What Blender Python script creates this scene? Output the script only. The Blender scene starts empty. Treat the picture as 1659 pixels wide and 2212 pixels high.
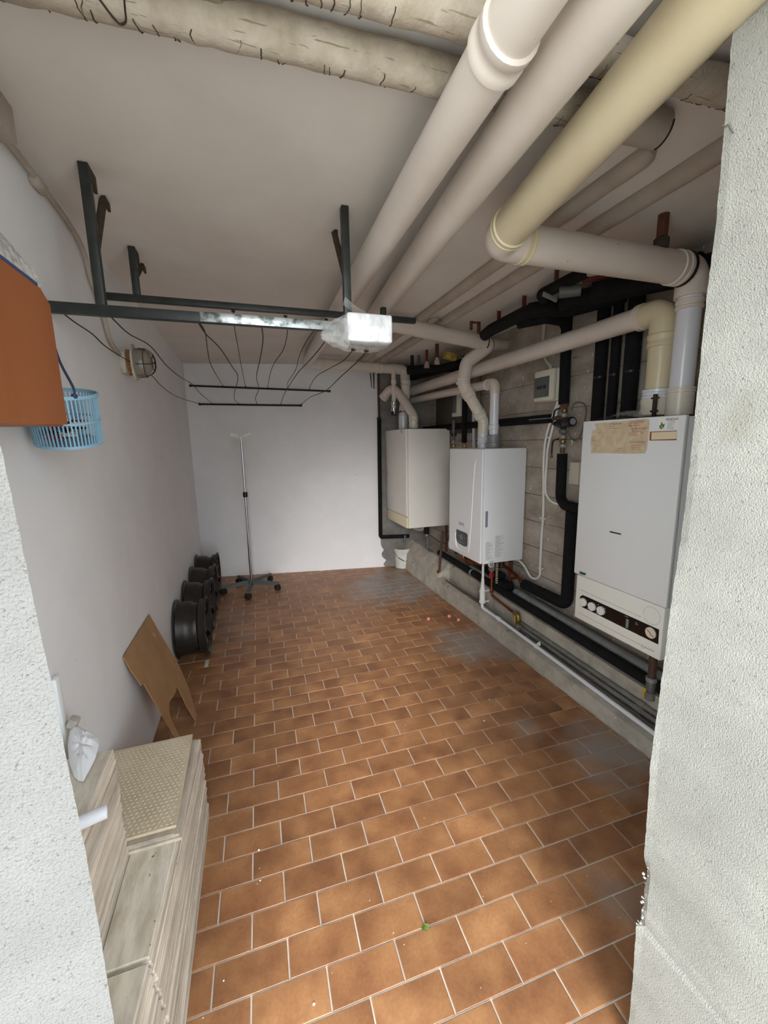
import bpy, bmesh, math, random
from mathutils import Vector, Matrix
PI = math.pi
rnd = random.Random(7)
SC = bpy.context.scene
COL = SC.collection

# ------------------------------------------------------------------ camera
FPX, PITCH, ROLL, TH, CH = 879.15, .1705, -.0188, math.radians(18.4), 1.3
def _cam():
    cp, sp = math.cos(PITCH), math.sin(PITCH)
    fwd = Vector((0, cp, -sp)); up = Vector((0, sp, cp)); rt = Vector((1, 0, 0))
    cr, sr = math.cos(ROLL), math.sin(ROLL)
    r = rt*cr + up*sr; u = -rt*sr + up*cr
    M = Matrix.Rotation(-TH, 3, 'Z')
    return M @ r, M @ u, M @ fwd
CR, CU, CD = _cam()
C0 = Vector((0, 0, CH))
cam = bpy.data.objects.new('camera', bpy.data.cameras.new('camera'))
COL.objects.link(cam)
cam.data.sensor_fit = 'HORIZONTAL'; cam.data.sensor_width = 36
cam.data.lens = FPX/1659*36
cam.data.clip_start = .02
m3 = Matrix((CR, CU, -CD)).transposed()
cam.matrix_world = Matrix.Translation(C0) @ m3.to_4x4()
SC.camera = cam

# ------------------------------------------------------------------ world, sun, exposure
w = bpy.data.worlds.new('sky'); SC.world = w; w.use_nodes = True
nt = w.node_tree; bg = nt.nodes['Background']
bg.inputs[0].default_value = (.87, .95, 1.0, 1); bg.inputs[1].default_value = 2.5
sun = bpy.data.objects.new('sun', bpy.data.lights.new('sun', 'SUN')); COL.objects.link(sun)
sun.data.energy = 2.3; sun.data.angle = math.radians(32); sun.data.color = (1, .985, .96)
sun.rotation_euler = Vector((.20, .91, -.36)).to_track_quat('-Z', 'Y').to_euler()
SC.view_settings.view_transform = 'Standard'; SC.view_settings.look = 'None'
SC.view_settings.exposure = 1.0; SC.view_settings.gamma = 1
SC.view_settings.use_curve_mapping = False

# ------------------------------------------------------------------ pixel -> point on a real plane
def ray(x, y): return CD + CR*((x-829.5)/FPX) - CU*((y-1106)/FPX)
def pl(x, y, p0, n):
    d = ray(x, y); n = Vector(n); t = (Vector(p0)-C0).dot(n)/d.dot(n); return C0 + d*t
def PX(x, y, v): return pl(x, y, (v, 0, 0), (1, 0, 0))
def PY(x, y, v): return pl(x, y, (0, v, 0), (0, 1, 0))
def PZ(x, y, v): return pl(x, y, (0, 0, v), (0, 0, 1))
B0 = Vector((-.501, 4.268, 0)); B1 = Vector((1.3, 3.936, 0))
_t = (B1-B0).normalized(); BT = _t; BN = Vector((-_t.y, _t.x, 0))
def PB(x, y, off=0): return pl(x, y, B0 - BN*off, BN)
LX = -.487
def PL(x, y, off=0): return PX(x, y, LX+off)
ZC = 2.04; WX = 1.77
def backY(x): return B0.y + (x-B0.x)*_t.y/_t.x

# ------------------------------------------------------------------ materials
MATS = {}
def rgb(h):
    h = h.lstrip('#'); v = [int(h[i:i+2], 16)/255 for i in (0, 2, 4)]
    return tuple((c/12.92 if c <= .04045 else ((c+.055)/1.055)**2.4) for c in v) + (1,)
def mat(name, c1, rough=.6, metal=0, c2=None, scale=6, detail=6, bump=0, bscale=None, contrast=(.35, .65),
        specks=None, alpha=None, trans=0, spec=None, coords='world', bdist=.003, emis=None, stretch=(1, 1, 1), coat=0, objvar=0):
    m = bpy.data.materials.new(name); m.use_nodes = True; nt = m.node_tree; N = nt.nodes; Lk = nt.links
    b = N['Principled BSDF']; b.inputs['Roughness'].default_value = rough; b.inputs['Metallic'].default_value = metal
    if spec is not None: b.inputs['Specular IOR Level'].default_value = spec
    if coat: b.inputs['Coat Weight'].default_value = coat; b.inputs['Coat Roughness'].default_value = .15
    c1 = rgb(c1) if isinstance(c1, str) else c1
    b.inputs['Base Color'].default_value = c1
    if coords == 'world':
        g = N.new('ShaderNodeNewGeometry'); src = g.outputs['Position']
    else:
        g = N.new('ShaderNodeTexCoord'); src = g.outputs['Object']
    mp = N.new('ShaderNodeMapping'); mp.inputs['Scale'].default_value = stretch; Lk.new(src, mp.inputs['Vector'])
    out = None
    if c2 is not None:
        c2 = rgb(c2) if isinstance(c2, str) else c2
        nz = N.new('ShaderNodeTexNoise'); nz.inputs['Scale'].default_value = scale; nz.inputs['Detail'].default_value = detail
        nz.inputs['Roughness'].default_value = .62
        Lk.new(mp.outputs[0], nz.inputs['Vector'])
        cr = N.new('ShaderNodeValToRGB'); cr.color_ramp.elements[0].position = contrast[0]; cr.color_ramp.elements[1].position = contrast[1]
        cr.color_ramp.elements[0].color = c1; cr.color_ramp.elements[1].color = c2
        Lk.new(nz.outputs['Fac'], cr.inputs['Fac']); out = cr.outputs['Color']
    for sp in (specks or []):      # (colour, scale, threshold, stretch)
        v = N.new('ShaderNodeTexNoise'); v.inputs['Scale'].default_value = sp[1]; v.inputs['Detail'].default_value = 2
        mp2 = N.new('ShaderNodeMapping'); mp2.inputs['Scale'].default_value = sp[3]; mp2.inputs['Location'].default_value = (sp[2]*9, 3, 1)
        Lk.new(src, mp2.inputs['Vector']); Lk.new(mp2.outputs[0], v.inputs['Vector'])
        r = N.new('ShaderNodeValToRGB'); r.color_ramp.elements[0].position = sp[2]; r.color_ramp.elements[1].position = sp[2]+.03
        Lk.new(v.outputs['Fac'], r.inputs['Fac'])
        mx = N.new('ShaderNodeMix'); mx.data_type = 'RGBA'; Lk.new(r.outputs['Color'], mx.inputs[0])
        if out: Lk.new(out, mx.inputs[6])
        else: mx.inputs[6].default_value = c1
        mx.inputs[7].default_value = rgb(sp[0]); out = mx.outputs[2]
    if objvar and out:
        oi = N.new('ShaderNodeObjectInfo'); mr = N.new('ShaderNodeMapRange'); mr.inputs[3].default_value = 1-objvar; mr.inputs[4].default_value = 1+objvar*.6
        hs = N.new('ShaderNodeHueSaturation'); Lk.new(oi.outputs['Random'], mr.inputs[0]); Lk.new(mr.outputs[0], hs.inputs['Value']); Lk.new(out, hs.inputs['Color']); out = hs.outputs[0]
    if out: Lk.new(out, b.inputs['Base Color'])
    if bump:
        n2 = N.new('ShaderNodeTexNoise'); n2.inputs['Scale'].default_value = bscale or scale*6; n2.inputs['Detail'].default_value = 5
        Lk.new(mp.outputs[0], n2.inputs['Vector'])
        bp = N.new('ShaderNodeBump'); bp.inputs['Strength'].default_value = bump; bp.inputs['Distance'].default_value = bdist
        Lk.new(n2.outputs['Fac'], bp.inputs['Height']); Lk.new(bp.outputs[0], b.inputs['Normal'])
    if alpha is not None: b.inputs['Alpha'].default_value = alpha
    if trans: b.inputs['Transmission Weight'].default_value = trans
    MATS[name] = m
    m['out'] = 1
    return m

mat('plaster', '#f0eff0', .85, c2='#e7e5e6', scale=3, bump=.12, bscale=60, contrast=(.3, .75), specks=[('#b5b1ae', 22, .775, (1, 1, 1))])
mat('ceiling', '#e6e0d9', .9, c2='#ddd5cd', scale=2.5, bump=.1, bscale=80)
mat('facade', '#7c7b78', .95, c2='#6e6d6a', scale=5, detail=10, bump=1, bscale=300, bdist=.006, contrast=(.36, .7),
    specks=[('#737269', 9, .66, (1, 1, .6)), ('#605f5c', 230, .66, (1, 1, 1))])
mat('facade_lit_copy', '#a9a79f', .95, c2='#93918a', scale=5, detail=10, bump=1, bscale=430, bdist=.0026, contrast=(.36, .7),  # same cement as facade, lightened: light missing on the right pillar put into colour
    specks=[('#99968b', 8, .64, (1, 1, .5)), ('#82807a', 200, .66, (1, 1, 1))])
mat('concrete', '#bcb1a4', .92, c2='#968a7d', scale=5, detail=9, bump=.6, bscale=40, stretch=(1, 1, 1.6),
    specks=[('#e6e1d8', 70, .69, (1, 1, .45)), ('#7d7368', 6, .70, (1, .8, 3)), ('#a79c90', 4, .66, (1, 1, 1))])
mat('concrete_back', '#908d88', .93, c2='#716e6a', scale=6, detail=8, bump=.4, bscale=50)
mat('kerb', '#c2baad', .93, c2='#a0988b', scale=9, detail=9, bump=.7, bscale=60, specks=[('#cbc6bb', 45, .70, (1, 1, 1)), ('#5c564d', 14, .72, (1, 1, 1))])
mat('trough', '#777066', .95, c2='#5a544c', scale=12, detail=9, bump=.7, bscale=60)
mat('grout', '#ded5c9', .9, c2='#c6bbae', scale=9)
mat('ground', '#c9c7c0', .95, c2='#b8b6af', scale=3, bump=.3, bscale=50)
mat('pvc', '#e3d8cd', .38, c2='#d8ccc0', scale=3, specks=[('#6f665c', 45, .765, (1, 1, 1))], coat=.15)
mat('pvc_beige', '#dccfae', .4, c2='#d4c5a2', scale=3, specks=[('#a39371', 40, .75, (1, 1, 1))], coat=.15)
mat('pvc_white', '#e9eaf0', .25, c2='#e0e1e6', scale=2, coat=.4)
mat('pvc_pale', '#e8e0d0', .35, c2='#ded5c2', scale=2, coat=.2)
mat('insulation', '#c4b8a8', .95, c2='#a99c89', scale=18, detail=8, bump=.6, bscale=120, specks=[('#948772', 60, .66, (.25, 3, 3))])
mat('painted_pipe', '#b7ab9e', .8, c2='#a89c8f', scale=10, bump=.3, bscale=60)
mat('enamel', '#f7f9fb', .28, coat=.3)
mat('enamel_old', '#efece4', .4, c2='#e7e3da', scale=2)
mat('enamel_cream', '#eee3c6', .4, c2='#e8dab6', scale=4)
mat('enamel_grey', '#eef1f2', .35)
mat('enamel_ivory', '#f4f4ea', .4)
mat('steel_green', '#373b39', .5, .3, c2='#2a2d2b', scale=20, bump=.2, bscale=90)
mat('steel_worn', '#aeb3b5', .35, .7, c2='#59605f', scale=28, contrast=(.45, .6))
mat('steel_rusty', '#4a3f34', .75, .2, c2='#33291f', scale=30)
mat('black_rod', '#15120f', .6)
mat('cable', '#2b2521', .7)
mat('foam', '#131314', .9, spec=.25, c2='#1b1a1b', scale=30, bump=.3, bscale=120)
mat('black_plastic', '#161617', .4)
mat('black_gloss', '#0e0e12', .15)
mat('rust', '#6a3f2d', .85, c2='#4c2c20', scale=30, bump=.3)
mat('red_lead', '#7c2a1e', .7, c2='#5a2018', scale=25)
mat('copper', '#b06a42', .3, .9, c2='#7a4a32', scale=20)
mat('brass', '#ad9358', .38, .85, c2='#7f6a3c', scale=30)
mat('brown_pipe', '#5d4438', .5, c2='#4a352c', scale=10)
mat('galv', '#a7a9a8', .5, .35, c2='#8d9090', scale=14, bump=.2)
mat('dull_pipe', '#83807a', .8, c2='#6b6761', scale=12, bump=.4, bscale=60)
mat('yellow', '#c7a93a', .55)
mat('red', '#a8231c', .5)
mat('orange_board', '#a66236', .6, c2='#985730', scale=5, stretch=(1, 1, .3), specks=[('#7d4426', 30, .74, (1, 1, 1))])
mat('blue_trim', '#3f5078', .6)
mat('blue_cord', '#33405e', .7)
mat('blue_plastic', '#86acc2', .45)
mat('film', '#e9eceb', .12, alpha=.30, spec=.8, c2='#f6f6f6', scale=40, bump=1, bscale=45, bdist=.004, stretch=(1, 1, .3))
mat('film_dense', '#b9b8b2', .2, alpha=.75, c2='#f4f3ee', scale=60, bump=1, bscale=70, bdist=.006)
mat('styrofoam', '#f6f7f8', .45, c2='#d9dbde', scale=45, detail=3, bump=1, bscale=60, bdist=.004, stretch=(1, 1, .5), contrast=(.4, .6))
mat('hardboard', '#ad865e', .7, c2='#9f784f', scale=9, specks=[('#c3a682', 16, .70, (1, 1, .35))])
mat('slab', '#e4dccd', .6, c2='#bdb09e', scale=16, detail=9, bump=.2, stretch=(2.2, .55, 1), contrast=(.38, .66), specks=[('#7d705d', 60, .72, (1, 1, 1))])
mat('slab_edge', '#dccfbf', .8, c2='#bbad9d', objvar=.30, scale=26, detail=8, bump=.4, stretch=(1, .25, 1), specks=[('#d6cab8', 40, .66, (1, .2, 1)), ('#6d6154', 40, .74, (1, .4, 1))])
mat('alloy', '#3f3c38', .38, .45, c2='#322f2c', scale=8, bump=.1)
mat('alloy_dark', '#1c1c1f', .35, .5)
mat('chrome', '#c9cbcf', .2, 1)
mat('grey_plastic', '#4d5553', .6)
mat('white_plastic', '#e6e5df', .45)
mat('pale_plastic', '#cdc9b8', .5)
mat('box_plastic', '#d9d6c4', .45)
mat('smoke_glass', '#5c615e', .12, spec=.6)
mat('paper', '#ddccaf', .85, c2='#cbb596', scale=40, specks=[('#b08a64', 30, .70, (1, 1, 1))])
mat('white_paper', '#f3f3f3', .8)
mat('rag', '#f7f8fb', .95)
mat('ink', '#2a2a2c', .7); mat('ink_red', '#a5604a', .8); mat('ink_grey', '#8b8f9c', .8); mat('ink_brown', '#8d7b66', .8)
mat('teal_badge', '#2a5553', .4); mat('green_print', '#4c7a3c', .6); mat('faded_print', '#a9c4bf', .7)
mat('dial', '#e9d9c8', .4)
mat('seal', '#a3553a', .8)
mat('pink', '#e08583', .7)
mat('leaf', '#5f7a2e', .6)
mat('crumb', '#e6e2d8', .8)
mat('rubber', '#1c1b19', .8)
mat('glass_lamp', '#8f887c', .15, alpha=.75)
mat('lamp_rust', '#a2753c', .8, c2='#6e4a26', scale=40)
mat('dirty_white', '#c9c3b8', .7, c2='#a8a196', scale=30)
mat('bucket', '#dcdcd5', .55, c2='#c4c3ba', scale=14)
mat('bucket_dirt', '#c2a44e', .9, c2='#8a7434', scale=30)
mat('lead_grey', '#6f6f6c', .6, .4)
mat('board_grey', '#575046', .9, c2='#4a443b', scale=5)

def tile_material():
    m = bpy.data.materials.new('terracotta'); m.use_nodes = True; nt = m.node_tree; N = nt.nodes; L = nt.links
    b = N['Principled BSDF']
    g = N.new('ShaderNodeNewGeometry'); oi = N.new('ShaderNodeObjectInfo')
    ad = N.new('ShaderNodeMath'); ad.operation = 'ADD'; L.new(g.outputs['Random Per Island'], ad.inputs[0]); L.new(oi.outputs['Random'], ad.inputs[1])
    fr = N.new('ShaderNodeMath'); fr.operation = 'FRACT'; L.new(ad.outputs[0], fr.inputs[0])
    cb = N.new('ShaderNodeVectorMath'); cb.operation = 'SCALE'; cb.inputs[0].default_value = (31, 17, 53); L.new(fr.outputs[0], cb.inputs['Scale'])
    va = N.new('ShaderNodeVectorMath'); L.new(g.outputs['Position'], va.inputs[0]); L.new(cb.outputs[0], va.inputs[1])
    n1 = N.new('ShaderNodeTexNoise'); n1.inputs['Scale'].default_value = 9; n1.inputs['Detail'].default_value = 5; L.new(va.outputs[0], n1.inputs['Vector'])
    cr = N.new('ShaderNodeValToRGB'); e = cr.color_ramp.elements
    e[0].position = .3; e[0].color = rgb('#84583c'); e[1].position = .72; e[1].color = rgb('#b48359')
    x = e.new(.5); x.color = rgb('#9b6c48')
    L.new(n1.outputs['Fac'], cr.inputs['Fac'])
    hs = N.new('ShaderNodeHueSaturation'); mr = N.new('ShaderNodeMapRange'); mr.inputs[3].default_value = .86; mr.inputs[4].default_value = 1.1
    L.new(fr.outputs[0], mr.inputs[0]); L.new(mr.outputs[0], hs.inputs['Value']); L.new(cr.outputs[0], hs.inputs['Color'])
    # fine grain
    n2 = N.new('ShaderNodeTexNoise'); n2.inputs['Scale'].default_value = 120; n2.inputs['Detail'].default_value = 3; L.new(g.outputs['Position'], n2.inputs['Vector'])
    mr2 = N.new('ShaderNodeMapRange'); mr2.inputs[1].default_value = .3; mr2.inputs[2].default_value = .7; mr2.inputs[3].default_value = .9; mr2.inputs[4].default_value = 1.08
    L.new(n2.outputs['Fac'], mr2.inputs[0])
    hs2 = N.new('ShaderNodeHueSaturation'); L.new(hs.outputs[0], hs2.inputs['Color']); L.new(mr2.outputs[0], hs2.inputs['Value'])
    # dried cement stains at fixed places
    prev = hs2.outputs[0]
    stains = [((1.20, 3.30, 0), .50, .95), ((1.33, 2.15, 0), .30, .85), ((1.36, 1.14, 0), .22, .9), ((1.12, 1.38, 0), .10, .45), ((.93, .70, 0), .10, .4), ((-.40, 3.0, 0), .5, .25), ((1.3, 3.7, 0), .2, .55)]
    for (p, rad, amt) in stains:
        d = N.new('ShaderNodeVectorMath'); d.operation = 'DISTANCE'; L.new(g.outputs['Position'], d.inputs[0]); d.inputs[1].default_value = p
        n3 = N.new('ShaderNodeTexNoise'); n3.inputs['Scale'].default_value = 7; n3.inputs['Detail'].default_value = 6; L.new(g.outputs['Position'], n3.inputs['Vector'])
        m1 = N.new('ShaderNodeMath'); m1.operation = 'MULTIPLY_ADD'; L.new(n3.outputs['Fac'], m1.inputs[0]); m1.inputs[1].default_value = rad*1.6; m1.inputs[2].default_value = -rad*.8
        m2 = N.new('ShaderNodeMath'); L.new(d.outputs['Value'], m2.inputs[0]); L.new(m1.outputs[0], m2.inputs[1])
        m3 = N.new('ShaderNodeMapRange'); L.new(m2.outputs[0], m3.inputs[0]); m3.inputs[1].default_value = rad; m3.inputs[2].default_value = rad*.35; m3.inputs[3].default_value = 0; m3.inputs[4].default_value = amt
        mx = N.new('ShaderNodeMix'); mx.data_type = 'RGBA'; L.new(m3.outputs[0], mx.inputs[0]); L.new(prev, mx.inputs[6]); mx.inputs[7].default_value = rgb('#9a9088'); prev = mx.outputs[2]
    L.new(prev, b.inputs['Base Color'])
    rr = N.new('ShaderNodeMapRange'); rr.inputs[3].default_value = .34; rr.inputs[4].default_value = .5; L.new(n1.outputs['Fac'], rr.inputs[0]); L.new(rr.outputs[0], b.inputs['Roughness'])
    bp = N.new('ShaderNodeBump'); bp.inputs['Strength'].default_value = .25; bp.inputs['Distance'].default_value = .002; L.new(n1.outputs['Fac'], bp.inputs['Height']); L.new(bp.outputs[0], b.inputs['Normal'])
    MATS['tile'] = m
tile_material()

# ------------------------------------------------------------------ mesh helpers
def V(*a): return Vector(a)
class MB:
    def __init__(s): s.v = []; s.f = []; s.mi = []; s.cur = 0
    def add(s, vs, fs):
        k = len(s.v); s.v += [Vector(p) for p in vs]; s.f += [tuple(i+k for i in f) for f in fs]; s.mi += [s.cur]*len(fs); return s
    def box(s, a, b, rot=None, piv=None):
        x0, y0, z0 = a; x1, y1, z1 = b
        vs = [Vector(p) for p in ((x0, y0, z0), (x1, y0, z0), (x1, y1, z0), (x0, y1, z0), (x0, y0, z1), (x1, y0, z1), (x1, y1, z1), (x0, y1, z1))]
        if rot is not None:
            c = Vector(piv) if piv is not None else (Vector(a)+Vector(b))/2
            vs = [c + rot @ (p-c) for p in vs]
        return s.add(vs, [(0, 3, 2, 1), (4, 5, 6, 7), (0, 1, 5, 4), (1, 2, 6, 5), (2, 3, 7, 6), (3, 0, 4, 7)])
    def rbox(s, a, b, r=.005, seg=2, rot=None, piv=None):
        bm = bmesh.new(); bmesh.ops.create_cube(bm, size=1)
        a = Vector(a); b = Vector(b); c = (a+b)/2; d = b-a
        for v in bm.verts: v.co = Vector((v.co.x*d.x, v.co.y*d.y, v.co.z*d.z)) + c
        r = min(r, min(abs(d.x), abs(d.y), abs(d.z))*.49)
        bmesh.ops.bevel(bm, geom=bm.edges[:], offset=r, segments=seg, profile=.5, affect='EDGES')
        vs = [v.co.copy() for v in bm.verts]
        if rot is not None:
            pv = Vector(piv) if piv is not None else c
            vs = [pv + rot @ (p-pv) for p in vs]
        bm.verts.index_update()
        fs = [tuple(v.index for v in f.verts) for f in bm.faces]; bm.free()
        return s.add(vs, fs)
    def sweep(s, pts, rad, seg=14, caps=True, flat=None, up=None):
        pts = [Vector(p) for p in pts]; n = len(pts)
        rads = rad if isinstance(rad, (list, tuple)) else [rad]*n
        tang = []
        for i in range(n):
            t = (pts[min(i+1, n-1)]-pts[max(i-1, 0)])
            tang.append(t.normalized() if t.length > 1e-9 else Vector((0, 0, 1)))
        u = up if up is not None else (Vector((0, 0, 1)) if abs(tang[0].z) < .9 else Vector((1, 0, 0)))
        u = (u - tang[0]*u.dot(tang[0])).normalized()
        vs = []; fs = []
        for i in range(n):
            u = (u - tang[i]*u.dot(tang[i])).normalized(); w_ = tang[i].cross(u)
            for k in range(seg):
                a = 2*PI*k/seg
                fx = flat if flat else 1
                vs.append(pts[i] + (u*math.cos(a)*fx + w_*math.sin(a))*rads[i])
        for i in range(n-1):
            for k in range(seg):
                a = i*seg+k; b = i*seg+(k+1) % seg
                fs.append((a, b, b+seg, a+seg))
        if caps: fs.append(tuple(range(seg-1, -1, -1))); fs.append(tuple((n-1)*seg+k for k in range(seg)))
        return s.add(vs, fs)
    def cyl(s, p0, p1, r, r1=None, seg=16, caps=True): return s.sweep([p0, p1], [r, r if r1 is None else r1], seg, caps)
    def lathe(s, o, axis, prof, seg=32, close=False):    # prof: (dist along axis, radius)
        o = Vector(o); ax = Vector(axis).normalized()
        u = Vector((0, 0, 1)) if abs(ax.z) < .9 else Vector((1, 0, 0)); u = (u-ax*u.dot(ax)).normalized(); w_ = ax.cross(u)
        vs = []; fs = []
        for (d, r) in prof:
            for k in range(seg):
                a = 2*PI*k/seg; vs.append(o + ax*d + (u*math.cos(a)+w_*math.sin(a))*r)
        n = len(prof)
        for i in range(n-1 if not close else n):
            j = (i+1) % n
            for k in range(seg): fs.append((i*seg+k, i*seg+(k+1) % seg, j*seg+(k+1) % seg, j*seg+k))
        if not close:
            if prof[0][1] > 1e-5: fs.append(tuple(range(seg-1, -1, -1)))
            if prof[-1][1] > 1e-5: fs.append(tuple((n-1)*seg+k for k in range(seg)))
        return s.add(vs, fs)
    def prism(s, poly, off):      # poly: list of 3D points, extruded by off
        n = len(poly); off = Vector(off); vs = [Vector(p) for p in poly] + [Vector(p)+off for p in poly]
        fs = [tuple(range(n-1, -1, -1)), tuple(range(n, 2*n))] + [(i, (i+1) % n, n+(i+1) % n, n+i) for i in range(n)]
        return s.add(vs, fs)
    def build(s, name, m, parent=None, smooth=40, fix=True):
        c = Vector((0, 0, 0))
        if s.v:
            lo = Vector([min(p[i] for p in s.v) for i in range(3)]); hi = Vector([max(p[i] for p in s.v) for i in range(3)]); c = (lo+hi)/2
        me = bpy.data.meshes.new(name); me.from_pydata([p-c for p in s.v], [], s.f)
        ms = m if isinstance(m, (list, tuple)) else [m]
        for q in ms: me.materials.append(MATS[q])
        if len(ms) > 1:
            for p, i in zip(me.polygons, s.mi): p.material_index = i
        if fix:
            bm = bmesh.new(); bm.from_mesh(me); bmesh.ops.recalc_face_normals(bm, faces=bm.faces[:]); bm.to_mesh(me); bm.free()
        if smooth:
            me.shade_smooth(); me.set_sharp_from_angle(angle=math.radians(smooth))
        o = bpy.data.objects.new(name, me); COL.objects.link(o)
        put(o, c, parent); return o
WORLD = {}
def put(o, c, parent):
    WORLD[o.name] = Vector(c)
    if parent is not None: o.parent = parent; o.location = Vector(c) - WORLD[parent.name]
    else: o.location = c
def tag(o, label=None, cat=None, group=None, kind=None):
    if label: o['label'] = label
    if cat: o['category'] = cat
    if group: o['group'] = group
    if kind: o['kind'] = kind
    return o
def thing(name, label, cat, loc, group=None):
    o = bpy.data.objects.new(name, None); COL.objects.link(o); o.empty_display_size = .05
    put(o, loc, None); return tag(o, label, cat, group)
def struct(name, mb, m, **k): return tag(mb.build(name, m, None, **k), kind='structure')
def dup_tree(root, loc, label=None):
    r = root.copy(); COL.objects.link(r); r.location = loc; WORLD[r.name] = Vector(loc)
    def rec(src, dst):
        for ch in list(src.children):
            c = ch.copy(); COL.objects.link(c); c.parent = dst; rec(ch, c)
    rec(root, r)
    if label: r['label'] = label
    return r
def fillet(pts, r, n=7):
    pts = [Vector(p) for p in pts]; out = [pts[0]]
    for i in range(1, len(pts)-1):
        a, b, c = pts[i-1], pts[i], pts[i+1]
        d1 = (a-b); d2 = (c-b); l = min(d1.length*.48, d2.length*.48)
        ang = d1.angle(d2)
        if ang > PI-.03: out.append(b); continue
        t = min(r/math.tan(ang/2), l); rr = t*math.tan(ang/2)
        d1.normalize(); d2.normalize(); p1 = b+d1*t; p2 = b+d2*t
        ctr = b + (d1+d2).normalized()*(rr/math.sin(ang/2))
        v1 = p1-ctr; v2 = p2-ctr; th = v1.angle(v2)
        for k in range(n+1):
            q = k/n; out.append(ctr + (v1*math.sin((1-q)*th) + v2*math.sin(q*th))/math.sin(th))
    out.append(pts[-1]); return out
def spline(pts, n=8):
    pts = [Vector(p) for p in pts]; P = [pts[0]*2-pts[1]] + pts + [pts[-1]*2-pts[-2]]; out = []
    for i in range(1, len(P)-2):
        for k in range(n):
            t = k/n; a, b, c, d = P[i-1], P[i], P[i+1], P[i+2]
            out.append(.5*((2*b)+(c-a)*t+(2*a-5*b+4*c-d)*t*t+(3*b-a-3*c+d)*t**3))
    out.append(pts[-1]); return out
def text(s, name, body, size, o, ex, ey, m, parent, depth=.0004, align='CENTER'):
    cu = bpy.data.curves.new('t', 'FONT'); cu.body = body; cu.size = size; cu.extrude = depth; cu.align_x = align; cu.align_y = 'CENTER'
    ob = bpy.data.objects.new('t', cu); me = bpy.data.meshes.new_from_object(ob); me.name = name
    bpy.data.objects.remove(ob); bpy.data.curves.remove(cu)
    ex = Vector(ex).normalized(); ey = Vector(ey).normalized(); ez = ex.cross(ey)
    M = Matrix((ex, ey, ez)).transposed().to_4x4(); me.transform(M)
    me.materials.clear(); me.materials.append(MATS[m])
    q = bpy.data.objects.new(name, me); COL.objects.link(q); put(q, Vector(o), parent); return q

# ================================================================== THE ROOM
YF, YI = .48, .60      # outer and inner plane of the front wall
mb = MB(); mb.box((-.9, .50, -.2), (1.9, 4.8, -.0035)); mb.box((-.3, .2, -.2), (1.3, .50, -.0035))
floor = struct('floor', mb, 'grout')
mb = MB(); mb.box((-8, -12, -.25), (9, .2, -.012)); struct('ground', mb, 'ground')
mb = MB(); mb.box((-.9, -.05, ZC), (2.2, 4.9, ZC+.2)); struct('ceiling', mb, 'ceiling')
mb = MB(); mb.box((LX-.25, YI, -.1), (LX, 4.8, ZC)); wl = struct('wall_left', mb, 'plaster')
mb = MB(); mb.box((WX, YF, -.1), (WX+.25, 4.8, ZC)); wr = struct('wall_right', mb, 'concrete')
# formwork board joints proud on the cast concrete wall
for k in range(9):
    z = .42 + k*.175
    mb = MB(); y = 0.65
    pts = []
    while y < 3.95:
        pts.append(V(WX-.001, y, z + rnd.uniform(-.003, .003))); y += .12
    mb.sweep(pts, [rnd.uniform(.0012, .0028) for _ in pts], 5); mb.build('board_joint', 'trough', wr)
mb = MB()
p0 = B0 + BN*.015 - BT*.3; p1 = B0 + BN*.015 + BT*2.7
mb.prism([V(p0.x, p0.y, -.1), V(p1.x, p1.y, -.1), V(p1.x, p1.y, ZC), V(p0.x, p0.y, ZC)], BN*.25)
wb = struct('wall_back', mb, 'concrete_back')
# white plaster coat on the back wall, ragged where it ends
edge = [(833, 1226), (828, 1219), (834, 1210), (826, 1203), (824, 1196), (829, 1188), (823, 1178), (821, 1150), (822, 1000), (819, 880), (818, 806), (817, 785)]
mb = MB(); ep = [PB(x, y) for x, y in edge]; ep[0].z = -.01; ep[-1].z = ZC
a = B0 - BT*.05; poly = [V(a.x, a.y, -.01)] + ep + [V(a.x, a.y, ZC)]
mb.prism(poly, BN*.016); mb.build('plaster_coat', 'plaster', wb)
# dark skirting line of dirt is left out; thin shadow gap at the wall foot comes from the plaster coat

def ratio(x, y): d = ray(x, y); return d.x/d.y, d.z/d.y
redge = [(1580, 90), (1562, 300), (1547, 480), (1531, 600), (1506, 850), (1480, 1100), (1452, 1290), (1434, 1430), (1405, 1650), (1398, 1760), (1391, 1850),
         (1399, 1880), (1397, 1900), (1391, 1925), (1392, 1950), (1384, 1968), (1386, 1985), (1374, 2000), (1368, 2100), (1358, 2212)]
ledge = [(0, 956), (34, 1110), (68.7, 1280), (112, 1480), (152, 1680), (185, 1840), (215, 2010), (247, 2212)]
def edge_profile(lst):
    out = []
    for x, y in lst:
        a, b = ratio(x, y); out.append((CH + b*YF, a*YF))
    out.sort(); return out
def interp(prof, z):
    if z <= prof[0][0]: return prof[0][1]
    if z >= prof[-1][0]: return prof[-1][1]
    for (z0, x0), (z1, x1) in zip(prof, prof[1:]):
        if z0 <= z <= z1: return x0+(x1-x0)*(z-z0)/(z1-z0)
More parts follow.
